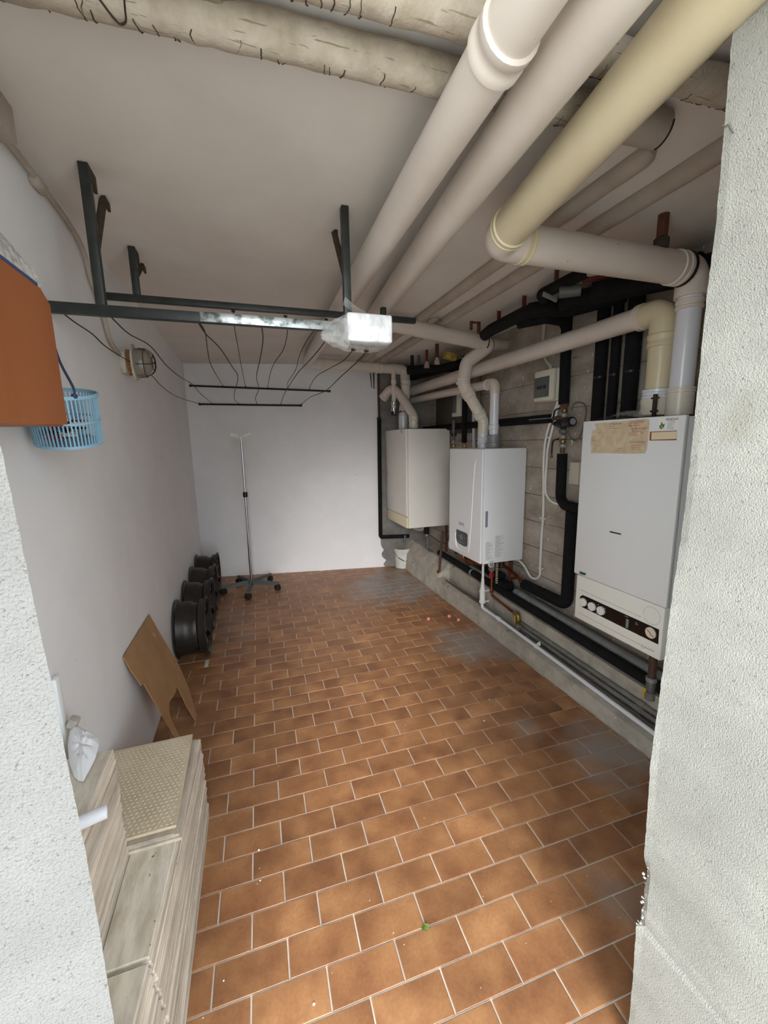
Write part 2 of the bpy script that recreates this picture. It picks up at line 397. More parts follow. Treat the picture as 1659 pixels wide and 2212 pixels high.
def front(name, prof, side):
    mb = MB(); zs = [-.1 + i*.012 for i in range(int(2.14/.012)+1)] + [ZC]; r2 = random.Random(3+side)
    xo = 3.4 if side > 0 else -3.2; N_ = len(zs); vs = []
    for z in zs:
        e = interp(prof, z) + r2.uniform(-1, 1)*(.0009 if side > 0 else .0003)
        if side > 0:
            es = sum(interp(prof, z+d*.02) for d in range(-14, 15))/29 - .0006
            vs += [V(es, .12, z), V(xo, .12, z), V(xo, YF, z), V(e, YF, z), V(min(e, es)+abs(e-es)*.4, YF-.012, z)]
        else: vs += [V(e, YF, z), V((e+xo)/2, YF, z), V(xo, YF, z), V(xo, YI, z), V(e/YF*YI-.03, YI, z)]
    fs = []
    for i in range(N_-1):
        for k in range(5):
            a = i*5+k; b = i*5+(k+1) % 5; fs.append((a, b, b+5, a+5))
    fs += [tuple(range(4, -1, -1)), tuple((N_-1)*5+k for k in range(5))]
    mb.add(vs, fs); return struct(name, mb, 'facade_lit_copy' if side > 0 else 'facade', smooth=0)
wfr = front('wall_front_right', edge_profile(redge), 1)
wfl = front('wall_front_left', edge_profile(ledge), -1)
mb = MB(); mb.box((-3.2, -.05, ZC+.2), (3.4, YI, 3.2)); mb.box((-3.2, -.05, ZC), (-.9, YI, ZC+.2)); mb.box((2.2, -.05, ZC), (3.4, YI, ZC+.2)); struct('wall_front_top', mb, 'facade')
# broken plaster crumbs on the chipped edge of the right hand front wall
mb = MB(); r2 = random.Random(5)
for i in range(26):
    x, y = r2.choice([(1392, 1885), (1395, 1905), (1389, 1930), (1387, 1955), (1381, 1975), (1376, 1995), (1385, 2010), (1390, 1870)])
    p = PX(x+r2.uniform(-3, 10), y+r2.uniform(-12, 12), ratio(x, y)[0]*YF+.001); s_ = r2.uniform(.0012, .0032)
    mb.lathe(p, (-1, r2.uniform(-1, 1), r2.uniform(-1, 1)), [(0, s_), (s_*.4, s_*.8), (s_*.7, .0001)], 6)
mat('broken_plaster', '#bab8b0', .95, c2='#a3a19a', scale=90)
mb.build('chipped_plaster', 'broken_plaster', wfr, smooth=0)
mb = MB()
for seg in ([(1560, 272), (1568, 273), (1573, 268), (1580, 281), (1584, 287)],):
    mb.sweep([PX(x, y, .6865) for x, y in seg], .0011, 4)
mb.build('crack', 'trough', wfr)

# kerb, channel and ledge along the right wall
mb = MB()
def zk(y): return .085 + (y-1.1)*.030            # kerb top climbs towards the back
def zl(y): return .197 + (y-1.15)*.0272          # ledge top
Y0, Y1, Y2 = .62, 3.05, 4.1
mb.add([V(1.49, Y0, -.01), V(1.545, Y0, -.01), V(1.545, Y0, zk(Y0)), V(1.485, Y0, zk(Y0)-.012), V(1.478, Y1, -.01), V(1.545, Y1, -.01), V(1.545, Y1, zk(Y1)), V(1.482, Y1, zk(Y1)-.012)],
       [(0, 1, 2, 3), (4, 7, 6, 5), (0, 4, 5, 1), (1, 5, 6, 2), (2, 6, 7, 3), (3, 7, 4, 0)])
kerb = struct('trim_1', mb, 'kerb')
mb = MB()
mb.add([V(1.605, Y0, -.01), V(WX, Y0, -.01), V(WX, Y0, zl(Y0)), V(1.605, Y0, zl(Y0)), V(1.605, Y1, -.01), V(WX, Y1, -.01), V(WX, Y1, zl(Y1)), V(1.605, Y1, zl(Y1))],
       [(0, 1, 2, 3), (4, 7, 6, 5), (0, 4, 5, 1), (1, 5, 6, 2), (2, 6, 7, 3), (3, 7, 4, 0)])
yb = backY(1.6)+.05
mb.add([V(1.478, Y1, -.01), V(WX, Y1, -.01), V(WX, Y1, zl(Y1)), V(1.60, Y1, zl(Y1)), V(1.48, yb, -.01), V(WX, yb, -.01), V(WX, yb, zl(4)), V(1.60, yb, zl(4)), V(1.50, Y1, .16), V(1.50, yb, .17)],
       [(0, 1, 2, 3, 8), (4, 9, 7, 6, 5), (0, 4, 5, 1), (1, 5, 6, 2), (2, 6, 7, 3), (3, 7, 9, 8), (8, 9, 4, 0)])
ledge_o = struct('trim_2', mb, 'kerb')
mb = MB(); mb.add([V(1.545, Y0, -.01), V(1.605, Y0, -.01), V(1.605, Y0, .045), V(1.545, Y0, .045), V(1.545, Y1, -.01), V(1.605, Y1, -.01), V(1.605, Y1, .09), V(1.545, Y1, .09)],
       [(0, 1, 2, 3), (4, 7, 6, 5), (0, 4, 5, 1), (1, 5, 6, 2), (2, 6, 7, 3), (3, 7, 4, 0)])
struct('trim_3', mb, 'trough')

# ------------------------------------------------------------------ terracotta tiles, each one laid
TY = math.radians(16.874-18.4); HA, HB = .0694*1.3, .0691*1.3
g0 = Matrix.Rotation(-TH, 2) @ Vector((-.3877*1.3, .767*1.3))
eu = Vector((math.cos(TY), math.sin(TY))); ev = Vector((-math.sin(TY), math.cos(TY)))
poly_room = [V(LX, YI), V(-.22, YF), V(-.22, .3), V(.70, .3), V(.70, YF), V(.9, YI), V(1.48, YI), V(1.485, backY(1.485)), V(LX, backY(LX))]
poly_room = [Vector((p.x, p.y)) for p in [V(LX+.001, .3, 0), V(1.482, .3, 0), V(1.476, backY(1.476)-.001, 0), V(LX+.001, backY(LX)-.001, 0)]]
def clip(poly, conv):
    out = poly
    for i in range(len(conv)):
        a = conv[i]; b = conv[(i+1) % len(conv)]; e = b-a; inp = out; out = []
        if not inp: break
        for j in range(len(inp)):
            p = inp[j]; q = inp[(j+1) % len(inp)]
            sp = e.x*(p-a).y - e.y*(p-a).x; sq = e.x*(q-a).y - e.y*(q-a).x
            if sp >= 0: out.append(p)
            if (sp >= 0) != (sq >= 0): out.append(p + (q-p)*(sp/(sp-sq)))
    return out
J = .0022
full_me = None; cand = []
for r in range(-46, 16):
    for c in range(-16, 26):
        if (c + r) % 2 != 0: continue           # joints of band (r, r+1) sit on even c when r is even
        u0, u1 = c*HA + J, (c+2)*HA - J; v0, v1 = -(r+1)*HB + J, -r*HB - J
        q = [g0 + eu*u + ev*v for u, v in ((u0, v0), (u1, v0), (u1, v1), (u0, v1))]
        pc = clip(q, poly_room)
        if len(pc) < 3: continue
        cc = sum(pc, Vector((0, 0)))/len(pc); ar = abs(sum(pc[i].x*pc[(i+1) % len(pc)].y - pc[(i+1) % len(pc)].x*pc[i].y for i in range(len(pc))))/2
        if ar < 2e-4: continue
        inside = ar > (u1-u0)*(v1-v0)*.999
        d = Vector((cc.x, cc.y, -CH)); s_ = ar/d.length**3
        w_ = Vector((cc.x, cc.y, 0)) - C0; X_ = w_.dot(CR)/w_.dot(CD)*FPX+829.5; Y_ = 1106 - w_.dot(CU)/w_.dot(CD)*FPX
        vis = -60 < X_ < 1720 and Y_ < 2330
        cand.append((0 if vis else 1, -s_, cc, pc, inside, c, r))
cand.sort(key=lambda t: (t[0], t[1]))
def tile_geo(mb, pc, zt, tilt=(0, 0)):
    n = len(pc); cc = sum(pc, Vector((0, 0)))/n
    def z(p): return zt + (p-cc).x*tilt[0] + (p-cc).y*tilt[1]
    top_in = [cc + (p-cc)*(1-.0022/max((p-cc).length, .01)) for p in pc]
    vs = [V(p.x, p.y, -.006) for p in pc] + [V(p.x, p.y, z(p)-.0012) for p in pc] + [V(p.x, p.y, z(p)) for p in top_in]
    fs = [(i, (i+1) % n, n+(i+1) % n, n+i) for i in range(n)] + [(n+i, n+(i+1) % n, 2*n+(i+1) % n, 2*n+i) for i in range(n)] + [tuple(range(2*n, 3*n))]
    mb.add(vs, fs)
stuff = MB(); k = 0; r2 = random.Random(11)
for t in cand:
    tilt = (r2.uniform(-.006, .006), r2.uniform(-.006, .006)); zt = r2.uniform(-.0006, .0004)
    if k < 300:
        if t[4]:
            if full_me is None:
                mb = MB(); tile_geo(mb, t[3], 0); o = mb.build('tile', 'tile', floor, smooth=0); full_me = o.data
                full_c = t[2]
            else:
                o = bpy.data.objects.new('tile', full_me); COL.objects.link(o); dd = t[2]-full_c
                zc = -.003
                put(o, Vector((t[2].x, t[2].y, zc)), floor)
            o.rotation_euler = (tilt[1]*.7, tilt[0]*.7, 0); o.location.z += zt
        else:
            mb = MB(); tile_geo(mb, t[3], zt, tilt); mb.build('tile', 'tile', floor, smooth=0)
        k += 1
    else: tile_geo(stuff, t[3], zt*.6, (tilt[0]*.6, tilt[1]*.6))
tag(stuff.build('tiles', 'tile', floor, smooth=0), kind='stuff')

# ================================================================== CEILING PIPES
def pipe_thing(name, label, cat, runs, parts, group=None):
    """runs: list of (part name, points, radius, material, bend radius). parts: list of (name, p, dir, length, radius, mat)"""
    p0 = Vector(runs[0][1][0]); t = thing(name, label, cat, p0, group)
    for (n_, pts, r, m, br) in runs:
        mb = MB(); mb.sweep(fillet(pts, br) if br else pts, r, 24); mb.build(n_, m, t)
    for (n_, p, d, ln, r, m) in parts:
        d = Vector(d).normalized(); p = Vector(p); mb = MB()
        mb.lathe(p-d*ln/2, d, [(0, r*.93), (ln*.06, r), (ln*.30, r), (ln*.36, r*.955), (ln*.62, r*.955), (ln*.68, r), (ln*.94, r), (ln, r*.93)], 24); mb.build(n_, m, t)
    return t
def ext(p, q, y):      # extend line q->p to plane Y=y
    d = (p-q); return p + d*((y-p.y)/d.y)

# flue 1: from outside to the elbow by the back wall, then along it and down to the far boiler
a = PZ(1062, 130, 1.91); b = PZ(664, 783, 1.975); b.y = min(b.y, backY(b.x)-.08)
c = PX(874, 797, 1.45); c.z = 1.955
out = ext(a, b, .02)
e1 = [PX(887, 830, 1.45), PX(886, 862, 1.45)]
c2 = V(c.x, c.y, c.z)
dn1 = V(c.x, c.y-.02, 1.72); dn2 = V(1.45, c.y-.02, 1.66); base3L = V(1.45, 3.72, 1.40)
pipe_thing('flue_pipe', 'long white flue pipe nearest the left wall, bending down to the farthest boiler', 'pipe', [
    ('pipe_section', [out, b], .044, 'pvc', 0),
    ('elbow', [b+(a-b).normalized()*.09, b, b+(c-b).normalized()*.10], .045, 'pvc', .06),
    ('pipe_section', [b+(c-b).normalized()*.08, c+(b-c).normalized()*.07], .0435, 'pvc', 0),
    ('elbow', [c+(b-c).normalized()*.09, c, dn1+V(0, 0, .09)], .045, 'pvc', .06),
    ('pipe_section', [dn1+V(0, 0, .11), dn1, V(base3L.x, base3L.y, 1.60), base3L+V(0, 0, .06)], .0425, 'pvc', .08),
    ('pipe_section', [base3L+V(0, 0, .14), base3L+V(0, 0, -.0)], .047, 'pvc_white', 0)],
    [('collar', a+(a-b).normalized()*.035, b-a, .055, .050, 'pvc'), ('collar', b+(c-b).normalized()*.13, c-b, .03, .048, 'pvc'),
     ('collar', b+(c-b)*.72, c-b, .05, .0475, 'pvc_pale'), ('collar', c+(b-c).normalized()*.10, c-b, .025, .048, 'pvc'),
     ('collar', V(c.x, dn1.y, 1.835), (0, 0, 1), .045, .048, 'pvc'), ('pipe_clip', V(1.45, 3.725, 1.575), (0, .25, 1), .022, .049, 'lead_grey')])
F1a, F1b = a, b
# the short twin bend that leaves the far boiler towards the back wall
R3 = V(1.45, 3.47, 1.40)
q = [R3, R3+V(0, 0, .13), PY(866, 856, 3.62), PY(846, 836, 3.72), PY(829, 858, 3.80)]
pipe_thing('air_duct', 'pale swan-neck air duct on the farthest boiler, open end turned to the back wall', 'pipe', [
    ('pipe_section', [R3, R3+V(0, 0, .10)], .0415, 'pvc_pale', 0),
    ('elbow', [R3+V(0, 0, .09), q[1], q[2]], .040, 'pvc', .06), ('elbow', [q[1]+(q[2]-q[1])*.5, q[2], q[3], q[4]], .0415, 'pvc', .07)],
    [('collar', R3+V(0, 0, .10), (0, 0, 1), .05, .045, 'pvc_pale'), ('collar', R3+V(0, 0, .03), (0, 0, 1), .04, .045, 'pvc_pale'), ('collar', q[4], q[3]-q[4], .03, .046, 'pvc')])

# flue 2: from outside to behind the foam block, then across to the middle boiler
a = PZ(1250, 85, 1.905); b = PZ(806, 690, 1.985)
c = PY(1052, 742, 2.50)
out = ext(a, b, .02); s1 = PY(1008, 782, 2.53); s2 = PY(1000, 830, 2.53); s3 = PY(1046, 905, 2.545); base2L = V(1.60, 2.556, 1.245)
s3 = V(1.60, 2.55, 1.43)
pipe_thing('flue_pipe', 'white flue pipe second from the left, bending across to the middle boiler', 'pipe', [
    ('pipe_section', [out, b], .047, 'pvc', 0),
    ('elbow', [b+(a-b).normalized()*.09, b, b+(c-b).normalized()*.10], .048, 'pvc', .06),
    ('pipe_section', [b+(c-b).normalized()*.08, c], .046, 'pvc', 0),
    ('elbow', [c+V(-.03, 0, .01), c+V(.02, .0, -.015), s1, s2], .043, 'pvc', .07),
    ('elbow', [s1+(s2-s1)*.45, s2, s2+(s3-s2)*.35], .0435, 'pvc', .10),
    ('pipe_section', [s2+(s3-s2)*.25, s3, base2L+V(0, 0, .10)], .0385, 'pvc_pale', .07),
    ('pipe_section', [base2L+V(0, 0, .13), base2L], .0375, 'pvc_white', 0)],
    [('collar', c+V(-.06, 0, .0), (1, 0, 0), .05, .052, 'pvc'), ('collar', s2+V(0, 0, .02), (0, 0, 1), .04, .0475, 'pvc'), ('collar', s2+(s3-s2)*.22, s3-s2, .045, .0475, 'pvc'),
     ('collar', s2+(s3-s2)*.80, s3-s2, .045, .0445, 'pvc_pale'), ('collar', base2L+V(0, 0, .05), (0, 0, 1), .05, .0405, 'pvc_white'), ('end_cap', c+V(.10, 0, -.005), (1, .0, 0), .12, .038, 'painted_pipe'),
     ('strap', c+V(-.015, 0, 0), (1, 0, -.1), .006, .0535, 'black_plastic')])
# flue 3: beige, to the near boiler
W3 = PX(1497, 585, 1.58); a = PZ(1450, 100, 1.90); b = PY(1080, 496, W3.y); b.z = W3.z+.0
out = ext(a, b, .02)
base1W = V(1.58, W3.y, 1.372)
pipe_thing('flue_pipe', 'beige flue pipe nearest the right pillar, turning sharply towards the near boiler', 'pipe', [
    ('pipe_section', [out, b+(a-b).normalized()*.02], .053, 'pvc_beige', 0),
    ('elbow', [b+(a-b).normalized()*.07, b, b+(W3-b).normalized()*.085], .0545, 'pvc', .055),
    ('pipe_section', [b+(W3-b).normalized()*.06, W3+(b-W3).normalized()*.05], .053, 'pvc', 0),
    ('elbow', [W3+(b-W3).normalized()*.08, W3, W3-V(0, 0, .09)], .052, 'pvc', .06),
    ('pipe_section', [W3-V(0, 0, .07), base1W+V(0, 0, .03)], .040, 'pvc_white', 0),
    ('pipe_section', [base1W+V(0, 0, .09), base1W], .045, 'pvc_pale', 0)],
    [('collar', b+(a-b).normalized()*.068, a-b, .028, .0575, 'pvc_beige'), ('collar', b+(W3-b).normalized()*.085, W3-b, .03, .0575, 'pvc_beige'),
     ('collar', W3+(b-W3).normalized()*.085, W3-b, .04, .0575, 'pvc'), ('gasket', W3+(b-W3).normalized()*.055, W3-b, .007, .0585, 'black_plastic'),
     ('collar', W3-V(0, 0, .115), (0, 0, 1), .035, .045, 'pvc'), ('collar', base1W+V(0, 0, .10), (0, 0, 1), .02, .0485, 'pvc_pale')])
# the beige riser of the near boiler and its run along the right wall
bb = V(1.60, 1.265, 1.375); tt = V(1.60, 1.265, 1.79); fe = V(1.60, 3.84, 1.79)
pipe_thing('exhaust_pipe', 'long pale pipe rising from the near boiler and running along the right wall', 'pipe', [
    ('pipe_section', [bb+V(0, 0, .02), tt-V(0, 0, .09)], .047, 'pvc_beige', 0),
    ('elbow', [tt-V(0, 0, .10), tt, tt+V(0, .10, 0)], .050, 'pvc_beige', .06),
    ('pipe_section', [tt+V(0, .08, 0), fe], .0445, 'pvc', 0)],
    [('collar', bb+V(0, 0, .095), (0, 0, 1), .04, .057, 'pvc_white'), ('collar', bb+V(0, 0, .045), (0, 0, 1), .07, .0585, 'pvc_pale'), ('collar', tt-V(0, 0, .115), (0, 0, 1), .05, .0545, 'pvc_beige'), ('collar', tt+V(0, .10, 0), (0, 1, 0), .03, .053, 'pvc')])
# the small riser of the middle boiler and its run
bb = V(1.60, 2.424, 1.245); tt = V(1.60, 2.424, 1.672); fe = V(1.60, 3.84, 1.70)
pipe_thing('exhaust_pipe', 'thin white pipe rising from the middle boiler and running along the right wall', 'pipe', [
    ('pipe_section', [bb+V(0, 0, .02), tt-V(0, 0, .06)], .031, 'pvc_white', 0),
    ('elbow', [tt-V(0, 0, .07), tt, tt+V(0, .07, 0)], .0345, 'pvc', .045),
    ('pipe_section', [tt+V(0, .05, 0), fe], .030, 'pvc', 0)],
    [('collar', bb+V(0, 0, .06), (0, 0, 1), .06, .042, 'galv'), ('collar', bb+V(0, 0, .02), (0, 0, 1), .035, .050, 'galv'), ('collar', bb+V(0, 0, .14), (0, 0, 1), .03, .036, 'pvc_white'), ('collar', tt+V(0, .08, 0), (0, 1, 0), .03, .038, 'pvc')])

# cracked insulated mains crossing under the ceiling
def insulated(label, a, b, r, seed, end=None):
    t = thing('insulated_pipe', label, 'pipe', a)
    r2 = random.Random(seed); n = 60; pts = [a+(b-a)*(i/n)+V(0, r2.uniform(-.0012, .0012), r2.uniform(-.0012, .0012)) for i in range(n+1)]
    mb = MB(); mb.sweep(pts, [r*(1+r2.uniform(-.03, .03)) for _ in pts], 22); mb.build('lagging', 'insulation', t)
    d = (b-a).normalized(); side = V(0, 0, 1).cross(d).normalized()
    for i in range(64):      # cracks round the lagging, open side down
        s0 = r2.uniform(.02, .98); c_ = a+(b-a)*s0; a0 = r2.uniform(-2.2, 0); a1 = a0+r2.uniform(.5, 1.3)
        cp = []; x = 0
        for k in range(7):
            ang = a0+(a1-a0)*k/6; x += r2.uniform(-.0025, .0025)
            cp.append(c_ + d*x + (side*math.cos(ang) + V(0, 0, 1)*math.sin(ang))*(r*1.015))
        mb = MB(); mb.sweep(cp, r2.uniform(.0005, .0011), 4); mb.build('crack', 'steel_rusty', t)
    return t
a = PZ(425, 36, 2.0); b = PZ(1380, 268, 2.0); a = a+(a-b).normalized()*.40; t = insulated('cracked cloth-lagged heating pipe crossing the whole ceiling, ends in a tee', a, b, .032, 3)
mb = MB(); mb.sweep([b+(a-b).normalized()*.12, b+(b-a).normalized()*.06], .038, 22); mb.build('tee_shell', 'painted_pipe', t)
mb = MB(); dd = (b-a).normalized(); ctr = b+dd*.058; sd = V(0, 0, 1).cross(dd)
mb.sweep([ctr + (sd*math.cos(x)+V(0, 0, 1)*math.sin(x))*.0385 for x in [-3.0+i*.2 for i in range(9)]], .0022, 6); mb.build('dark_seam', 'black_plastic', t)
wire = [PZ(x, y, 1.965) for x, y in ((205, -14), (222, 8), (236, 27), (252, 46), (262, 53), (272, 46), (270, 20), (268, -5))]
mb = MB(); mb.sweep(spline(wire, 4), .0016, 6); mb.build('wire_tie', 'steel_rusty', t)
a = PZ(970, 27, 2.0); b = PZ(1500, 172, 2.0); insulated('cracked lagged pipe crossing the ceiling closest to the doorway', a+(a-b).normalized()*.5, b+(b-a).normalized()*.75, .030, 9)
# painted pipes running along the ceiling towards the back
for (lab, X_, y0, y1, r) in (('painted pipe half sunk in the ceiling, running back from the tee', 1.045, .90, 3.9, .027), ('painted pipe along the ceiling nearest the right wall', 1.215, .62, 3.9, .030)):
    mb = MB(); r2 = random.Random(2); pts = [V(X_+r2.uniform(-.0015, .0015), y0+(y1-y0)*i/40, ZC-.014) for i in range(41)]
    o = mb.sweep([pts[0], pts[0]+V(0, .012, 0), pts[0]+V(0, .03, 0)]+pts[1:], [r*.45, r*.85, r]+[r*(1+r2.uniform(-.03, .03)) for _ in pts[1:]], 16).build('ceiling_pipe', 'painted_pipe'); tag(o, lab, 'pipe')

# ================================================================== DRYING RACK UNDER THE CEILING
YR, YRR = 1.40, 1.885; ZF, ZR = 1.675, 1.858
XL, XR = -.352, .352
rack = thing('drying_rack', 'dark green steel ceiling rack of two long rails on braced posts', 'rack', (0, 1.6, ZC))
mb = MB(); mb.rbox((-.475, YR-.012, ZF-.014), (.36, YR+.012, ZF+.014), .002); fr_ = mb.build('rail', 'steel_green', rack)
mb = MB(); mb.rbox((-.10, YR-.0128, ZF-.013), (.30, YR-.0118, ZF+.0145), .0004); mb.build('worn_strip', 'steel_worn', fr_)
mb = MB(); mb.rbox((-.478, YRR-.011, ZR-.012), (.80, YRR+.011, ZR+.012), .002); mb.build('rail', 'steel_green', rack)
for (x, y, z) in ((XL, YR, ZF), (XR, YR, ZF), (XL, YRR, ZR), (XR+.29, YRR, ZR)):
    mb = MB(); mb.rbox((x-.012, y-.010, z+.012), (x+.012, y+.014, ZC-.001 if x < .4 else 1.905), .002); po = mb.build('post', 'steel_green', rack)
    if x > .4: continue
    mb = MB(); mb.rbox((x+.004, y-.002, ZC-.045), (x+.012, y+.055, ZC-.002), .001); mb.build('ceiling_bracket', 'steel_rusty', po)
    zb = z+(ZC-z)*.42; y1 = y+.155
    if x > .4: continue
    d = V(0, y1-y, ZC-.01-zb); mb = MB(); pts = [V(x, y+.008, zb), V(x, y1, ZC-.008)]
    mb.sweep(pts, .0115, 4); br = mb.build('brace', 'steel_rusty', rack, smooth=0)
    mb = MB(); mb.rbox((x+.002, y1-.012, ZC-.026), (x+.010, y1+.034, ZC-.002), .001); mb.build('ceiling_bracket', 'steel_rusty', br)
# rods on the back wall that hold the lines
rods = []
for (lab, p, q_) in (('upper black rod of the clothes lines, higher on the back wall', (411, 833), (712, 845)), ('lower black rod of the clothes lines, shorter one on the back wall', (431, 873), (650, 876))):
    a = PB(*p, off=.03); b = PB(*q_, off=.03); t = thing('line_rod', lab, 'rod', a)
    mb = MB(); mb.sweep([a, b], .0085, 10); mb.build('bar', 'black_rod', t)
    for f in (.12, .42, .85):
        c_ = a+(b-a)*f; mb = MB(); mb.cyl(c_+BN*.0285, c_, .006, seg=8); mb.build('wall_stud', 'pale_plastic', t)
    for f in (0, 1):
        c_ = a+(b-a)*f; mb = MB(); mb.lathe(c_-BT*.01, BT, [(0, .006), (.004, .0115), (.016, .0115), (.02, .006)], 10); mb.build('end_knob', 'black_rod', t)
    rods.append((a, b))
def close_on(px_, P0, P1):   # point of the pixel's ray closest to the chord of the line
    d = ray(*px_).normalized(); e = (P1-P0); w0 = C0-P0
    a_ = d.dot(d); b_ = d.dot(e); c_ = e.dot(e); d_ = d.dot(w0); e_ = e.dot(w0); den = a_*c_-b_*b_
    s_ = (b_*e_-c_*d_)/den; return C0 + d*s_
lines = [  # (rail, start px, middle px..., rod px, rod index, label)
    ('F', (122, 665), [(160, 695), (200, 722), (240, 757), (322, 806), (350, 835), (385, 858)], (433, 873), 1, 'leftmost clothes line, passing behind the caged lamp'),
    ('F', (232, 676), [(250, 695), (280, 722), (325, 748), (360, 790), (390, 815), (415, 830), (435, 852)], (459, 872), 1, 'clothes line tied with a loop at the left front post'),
    ('F', (424, 689), [(443, 718), (449, 760), (458, 793)], (481, 833), 0, 'short branch of the line tied left of the rail middle'),
    ('F', (424, 690), [(445, 722), (475, 752), (500, 790), (514, 815), (507, 845), (506, 862)], (516, 872), 1, 'long branch of the line tied left of the rail middle'),
    ('R', (504, 672), [(507, 710), (515, 755), (523, 800)], (530, 834), 0, 'almost straight clothes line from the rear rail middle'),
    ('F', (565, 702), [(568, 735), (562, 775), (554, 815), (559, 840), (552, 860)], (556, 873), 1, 'clothes line hanging from the middle of the front rail'),
    ('R', (617, 683), [(621, 715), (612, 755), (592, 785), (583, 810)], (578, 836), 0, 'wavy clothes line right of the front rail middle'),
    ('R', (705, 690), [(672, 722), (648, 765), (638, 800), (622, 825)], (621, 838), 0, 'clothes line crossing left of the sloping flue pipe end'),
    ('F', (703, 715), [(700, 740), (672, 775), (640, 810), (615, 850)], (606, 873), 1, 'clothes line crossing in front of the sloping flue pipe end'),
    ('F', (764, 755), [(740, 780), (710, 797), (685, 812), (672, 830)], (668, 840), 0, 'clothes line leaving the foam block, left one'),
    ('F', (792, 758), [(770, 783), (735, 815), (702, 845), (670, 858)], (652, 873), 1, 'clothes line leaving the foam block, right one')]
for (rail, s0, mids, e0, ri, lab) in lines:
    P0 = PY(*s0, YR if rail == 'F' else YRR); P1 = PB(*e0, off=.03)
    pts = [P0] + [close_on(m_, P0, P1) for m_ in mids] + [P1]
    for i in range(len(pts)):
        if pts[i].z > ZC-.01: pts[i].z = ZC-.01
        pts[i].x = max(pts[i].x, LX+.012)
    t = thing('clothes_line', lab, 'cord', P0, None)
    mb = MB(); mb.sweep(spline(pts, 6), .0021, 6); mb.build('cord', 'cable', t)
    mb = MB(); mb.lathe(P0-V(.008, 0, 0), (1, .1, 0), [(0, .003), (.003, .006), (.007, .0035), (.011, .006), (.015, .003)], 8); mb.build('knot', 'cable', t)
    mb = MB(); mb.lathe(P1-V(0, 0, .004), BT, [(-.004, .004), (0, .011), (.004, .004)], 8); mb.build('knot', 'cable', t)
# foam block wrapped in film at the right end of the front rail
a = PY(750, 672, 1.345); b = PY(849, 741, 1.345)
t = thing('foam_block', 'white foam block wrapped in clear film on the front rail end', 'packaging', ((a.x+b.x)/2, 1.39, b.z))
mb = MB(); mb.rbox((a.x, 1.345, b.z), (b.x, 1.45, a.z), .008, 3); bo = mb.build('block', 'styrofoam', t)
mb = MB(); n = 26; r2 = random.Random(4); vs = []; rings = 9
tip = V(a.x-.085, 1.40, (a.z+b.z)/2-.012)
for i in range(rings):
    f = i/(rings-1); cx = a.x-.075+f*.085; sy = .010+.052*f**.7; sz = .016+.038*f**.7; cz = (a.z+b.z)/2-.010*(1-f)-.006
    for k in range(n):
        an = 2*PI*k/n; w_ = 1+r2.uniform(-.10, .10)
        vs.append(V(cx+r2.uniform(-.002, .002), 1.40+math.cos(an)*sy*w_, cz+math.sin(an)*sz*w_))
fs = [(i*n+k, i*n+(k+1) % n, (i+1)*n+(k+1) % n, (i+1)*n+k) for i in range(rings-1) for k in range(n)]
mb.add(vs, fs); mb.build('film_tail', 'film', t, smooth=25)
mb = MB(); vs = []
zt_, zb_ = b.z+.004, b.z-.012
for i in range(15):
    f = i/14; x = a.x-.01+(b.x-a.x+.008)*f
    for k in range(9):
        g = k/8; yy = 1.35+.105*g; sag = -.016*math.sin(PI*f)**.5*(1-.3*g) + r2.uniform(-.0016, .0016)
        vs.append(V(x, yy, b.z-.001+sag if 0 < f < 1 else b.z+.003))
fs = [(i*9+k, i*9+k+1, (i+1)*9+k+1, (i+1)*9+k) for i in range(14) for k in range(8)]
mb.add(vs, fs); mb.build('film_sag', 'film_dense', t, smooth=30)
mb = MB(); vs = []
for i in range(12):
    f = i/11
    for k in range(6):
        g = k/5; z0 = a.z+.045*(1-f)**1.6+.001; vs.append(V(a.x-.004+.085*f, 1.352+.03*g*(1-f)+.06*g*f, a.z-.004+(z0-a.z+.004)*(1-.35*g)+r2.uniform(-.001, .001)))
fs = [(i*6+k, i*6+k+1, (i+1)*6+k+1, (i+1)*6+k) for i in range(11) for k in range(5)]
mb.add(vs, fs); mb.build('film_crest', 'film', t, smooth=30)

# ================================================================== BOILERS
def strip_lines(mb, o, ex, ez, rows, h, gap, nrm, rr, maxw, minw=.4):
    for i in range(rows):
        x = 0
        wtot = maxw*rr.uniform(minw, 1)
        while x < wtot:
            wd = rr.uniform(.15, .4)*h*6
            p = Vector(o) + Vector(ex)*x - Vector(ez)*(i*gap); wd = min(wd, wtot-x)
            if wd > h*.5: mb.prism([p, p+Vector(ex)*wd, p+Vector(ex)*wd-Vector(ez)*h, p-Vector(ez)*h], Vector(nrm)*.0003)
            x += wd + h*.7
EY_, EZ_ = V(0, -1, 0), V(0, 0, 1)      # reading direction on boiler fronts (facing -X): left to right is -Y
# ---- middle boiler
x0, y0, y1, z0, z1 = 1.424, 2.275, 2.724, .482, 1.2448
t = thing('wall_boiler', 'glossy white modern boiler with black touch panel, in the middle', 'boiler', (1.6, 2.5, z0), 'boilers on the right wall')
mb = MB(); mb.rbox((x0+.02, y0, z0), (WX-.012, y1, z1), .004, 2); mb.build('casing', 'enamel', t)
mb = MB(); mb.rbox((x0, y0+.002, z0+.002), (x0+.0185, y1-.002, z1-.001), .006, 3); fp = mb.build('front_cover', 'enamel', t)
def on2(u, v): return V(x0, y1-u*(y1-y0), z1-v*(z1-z0))     # u: left->right, v: down, in 0..1
def f2(px_, py_): p = PX(px_, py_, x0); return p
shield = [f2(x, y) for x, y in ((1029, 992), (1026, 1010), (1020, 1120), (1014, 1186), (1011, 1192), (1005, 1192), (992, 1186), (986, 1180), (984, 1172), (983, 1140), (985, 1040), (989, 1010), (1000, 1000))]
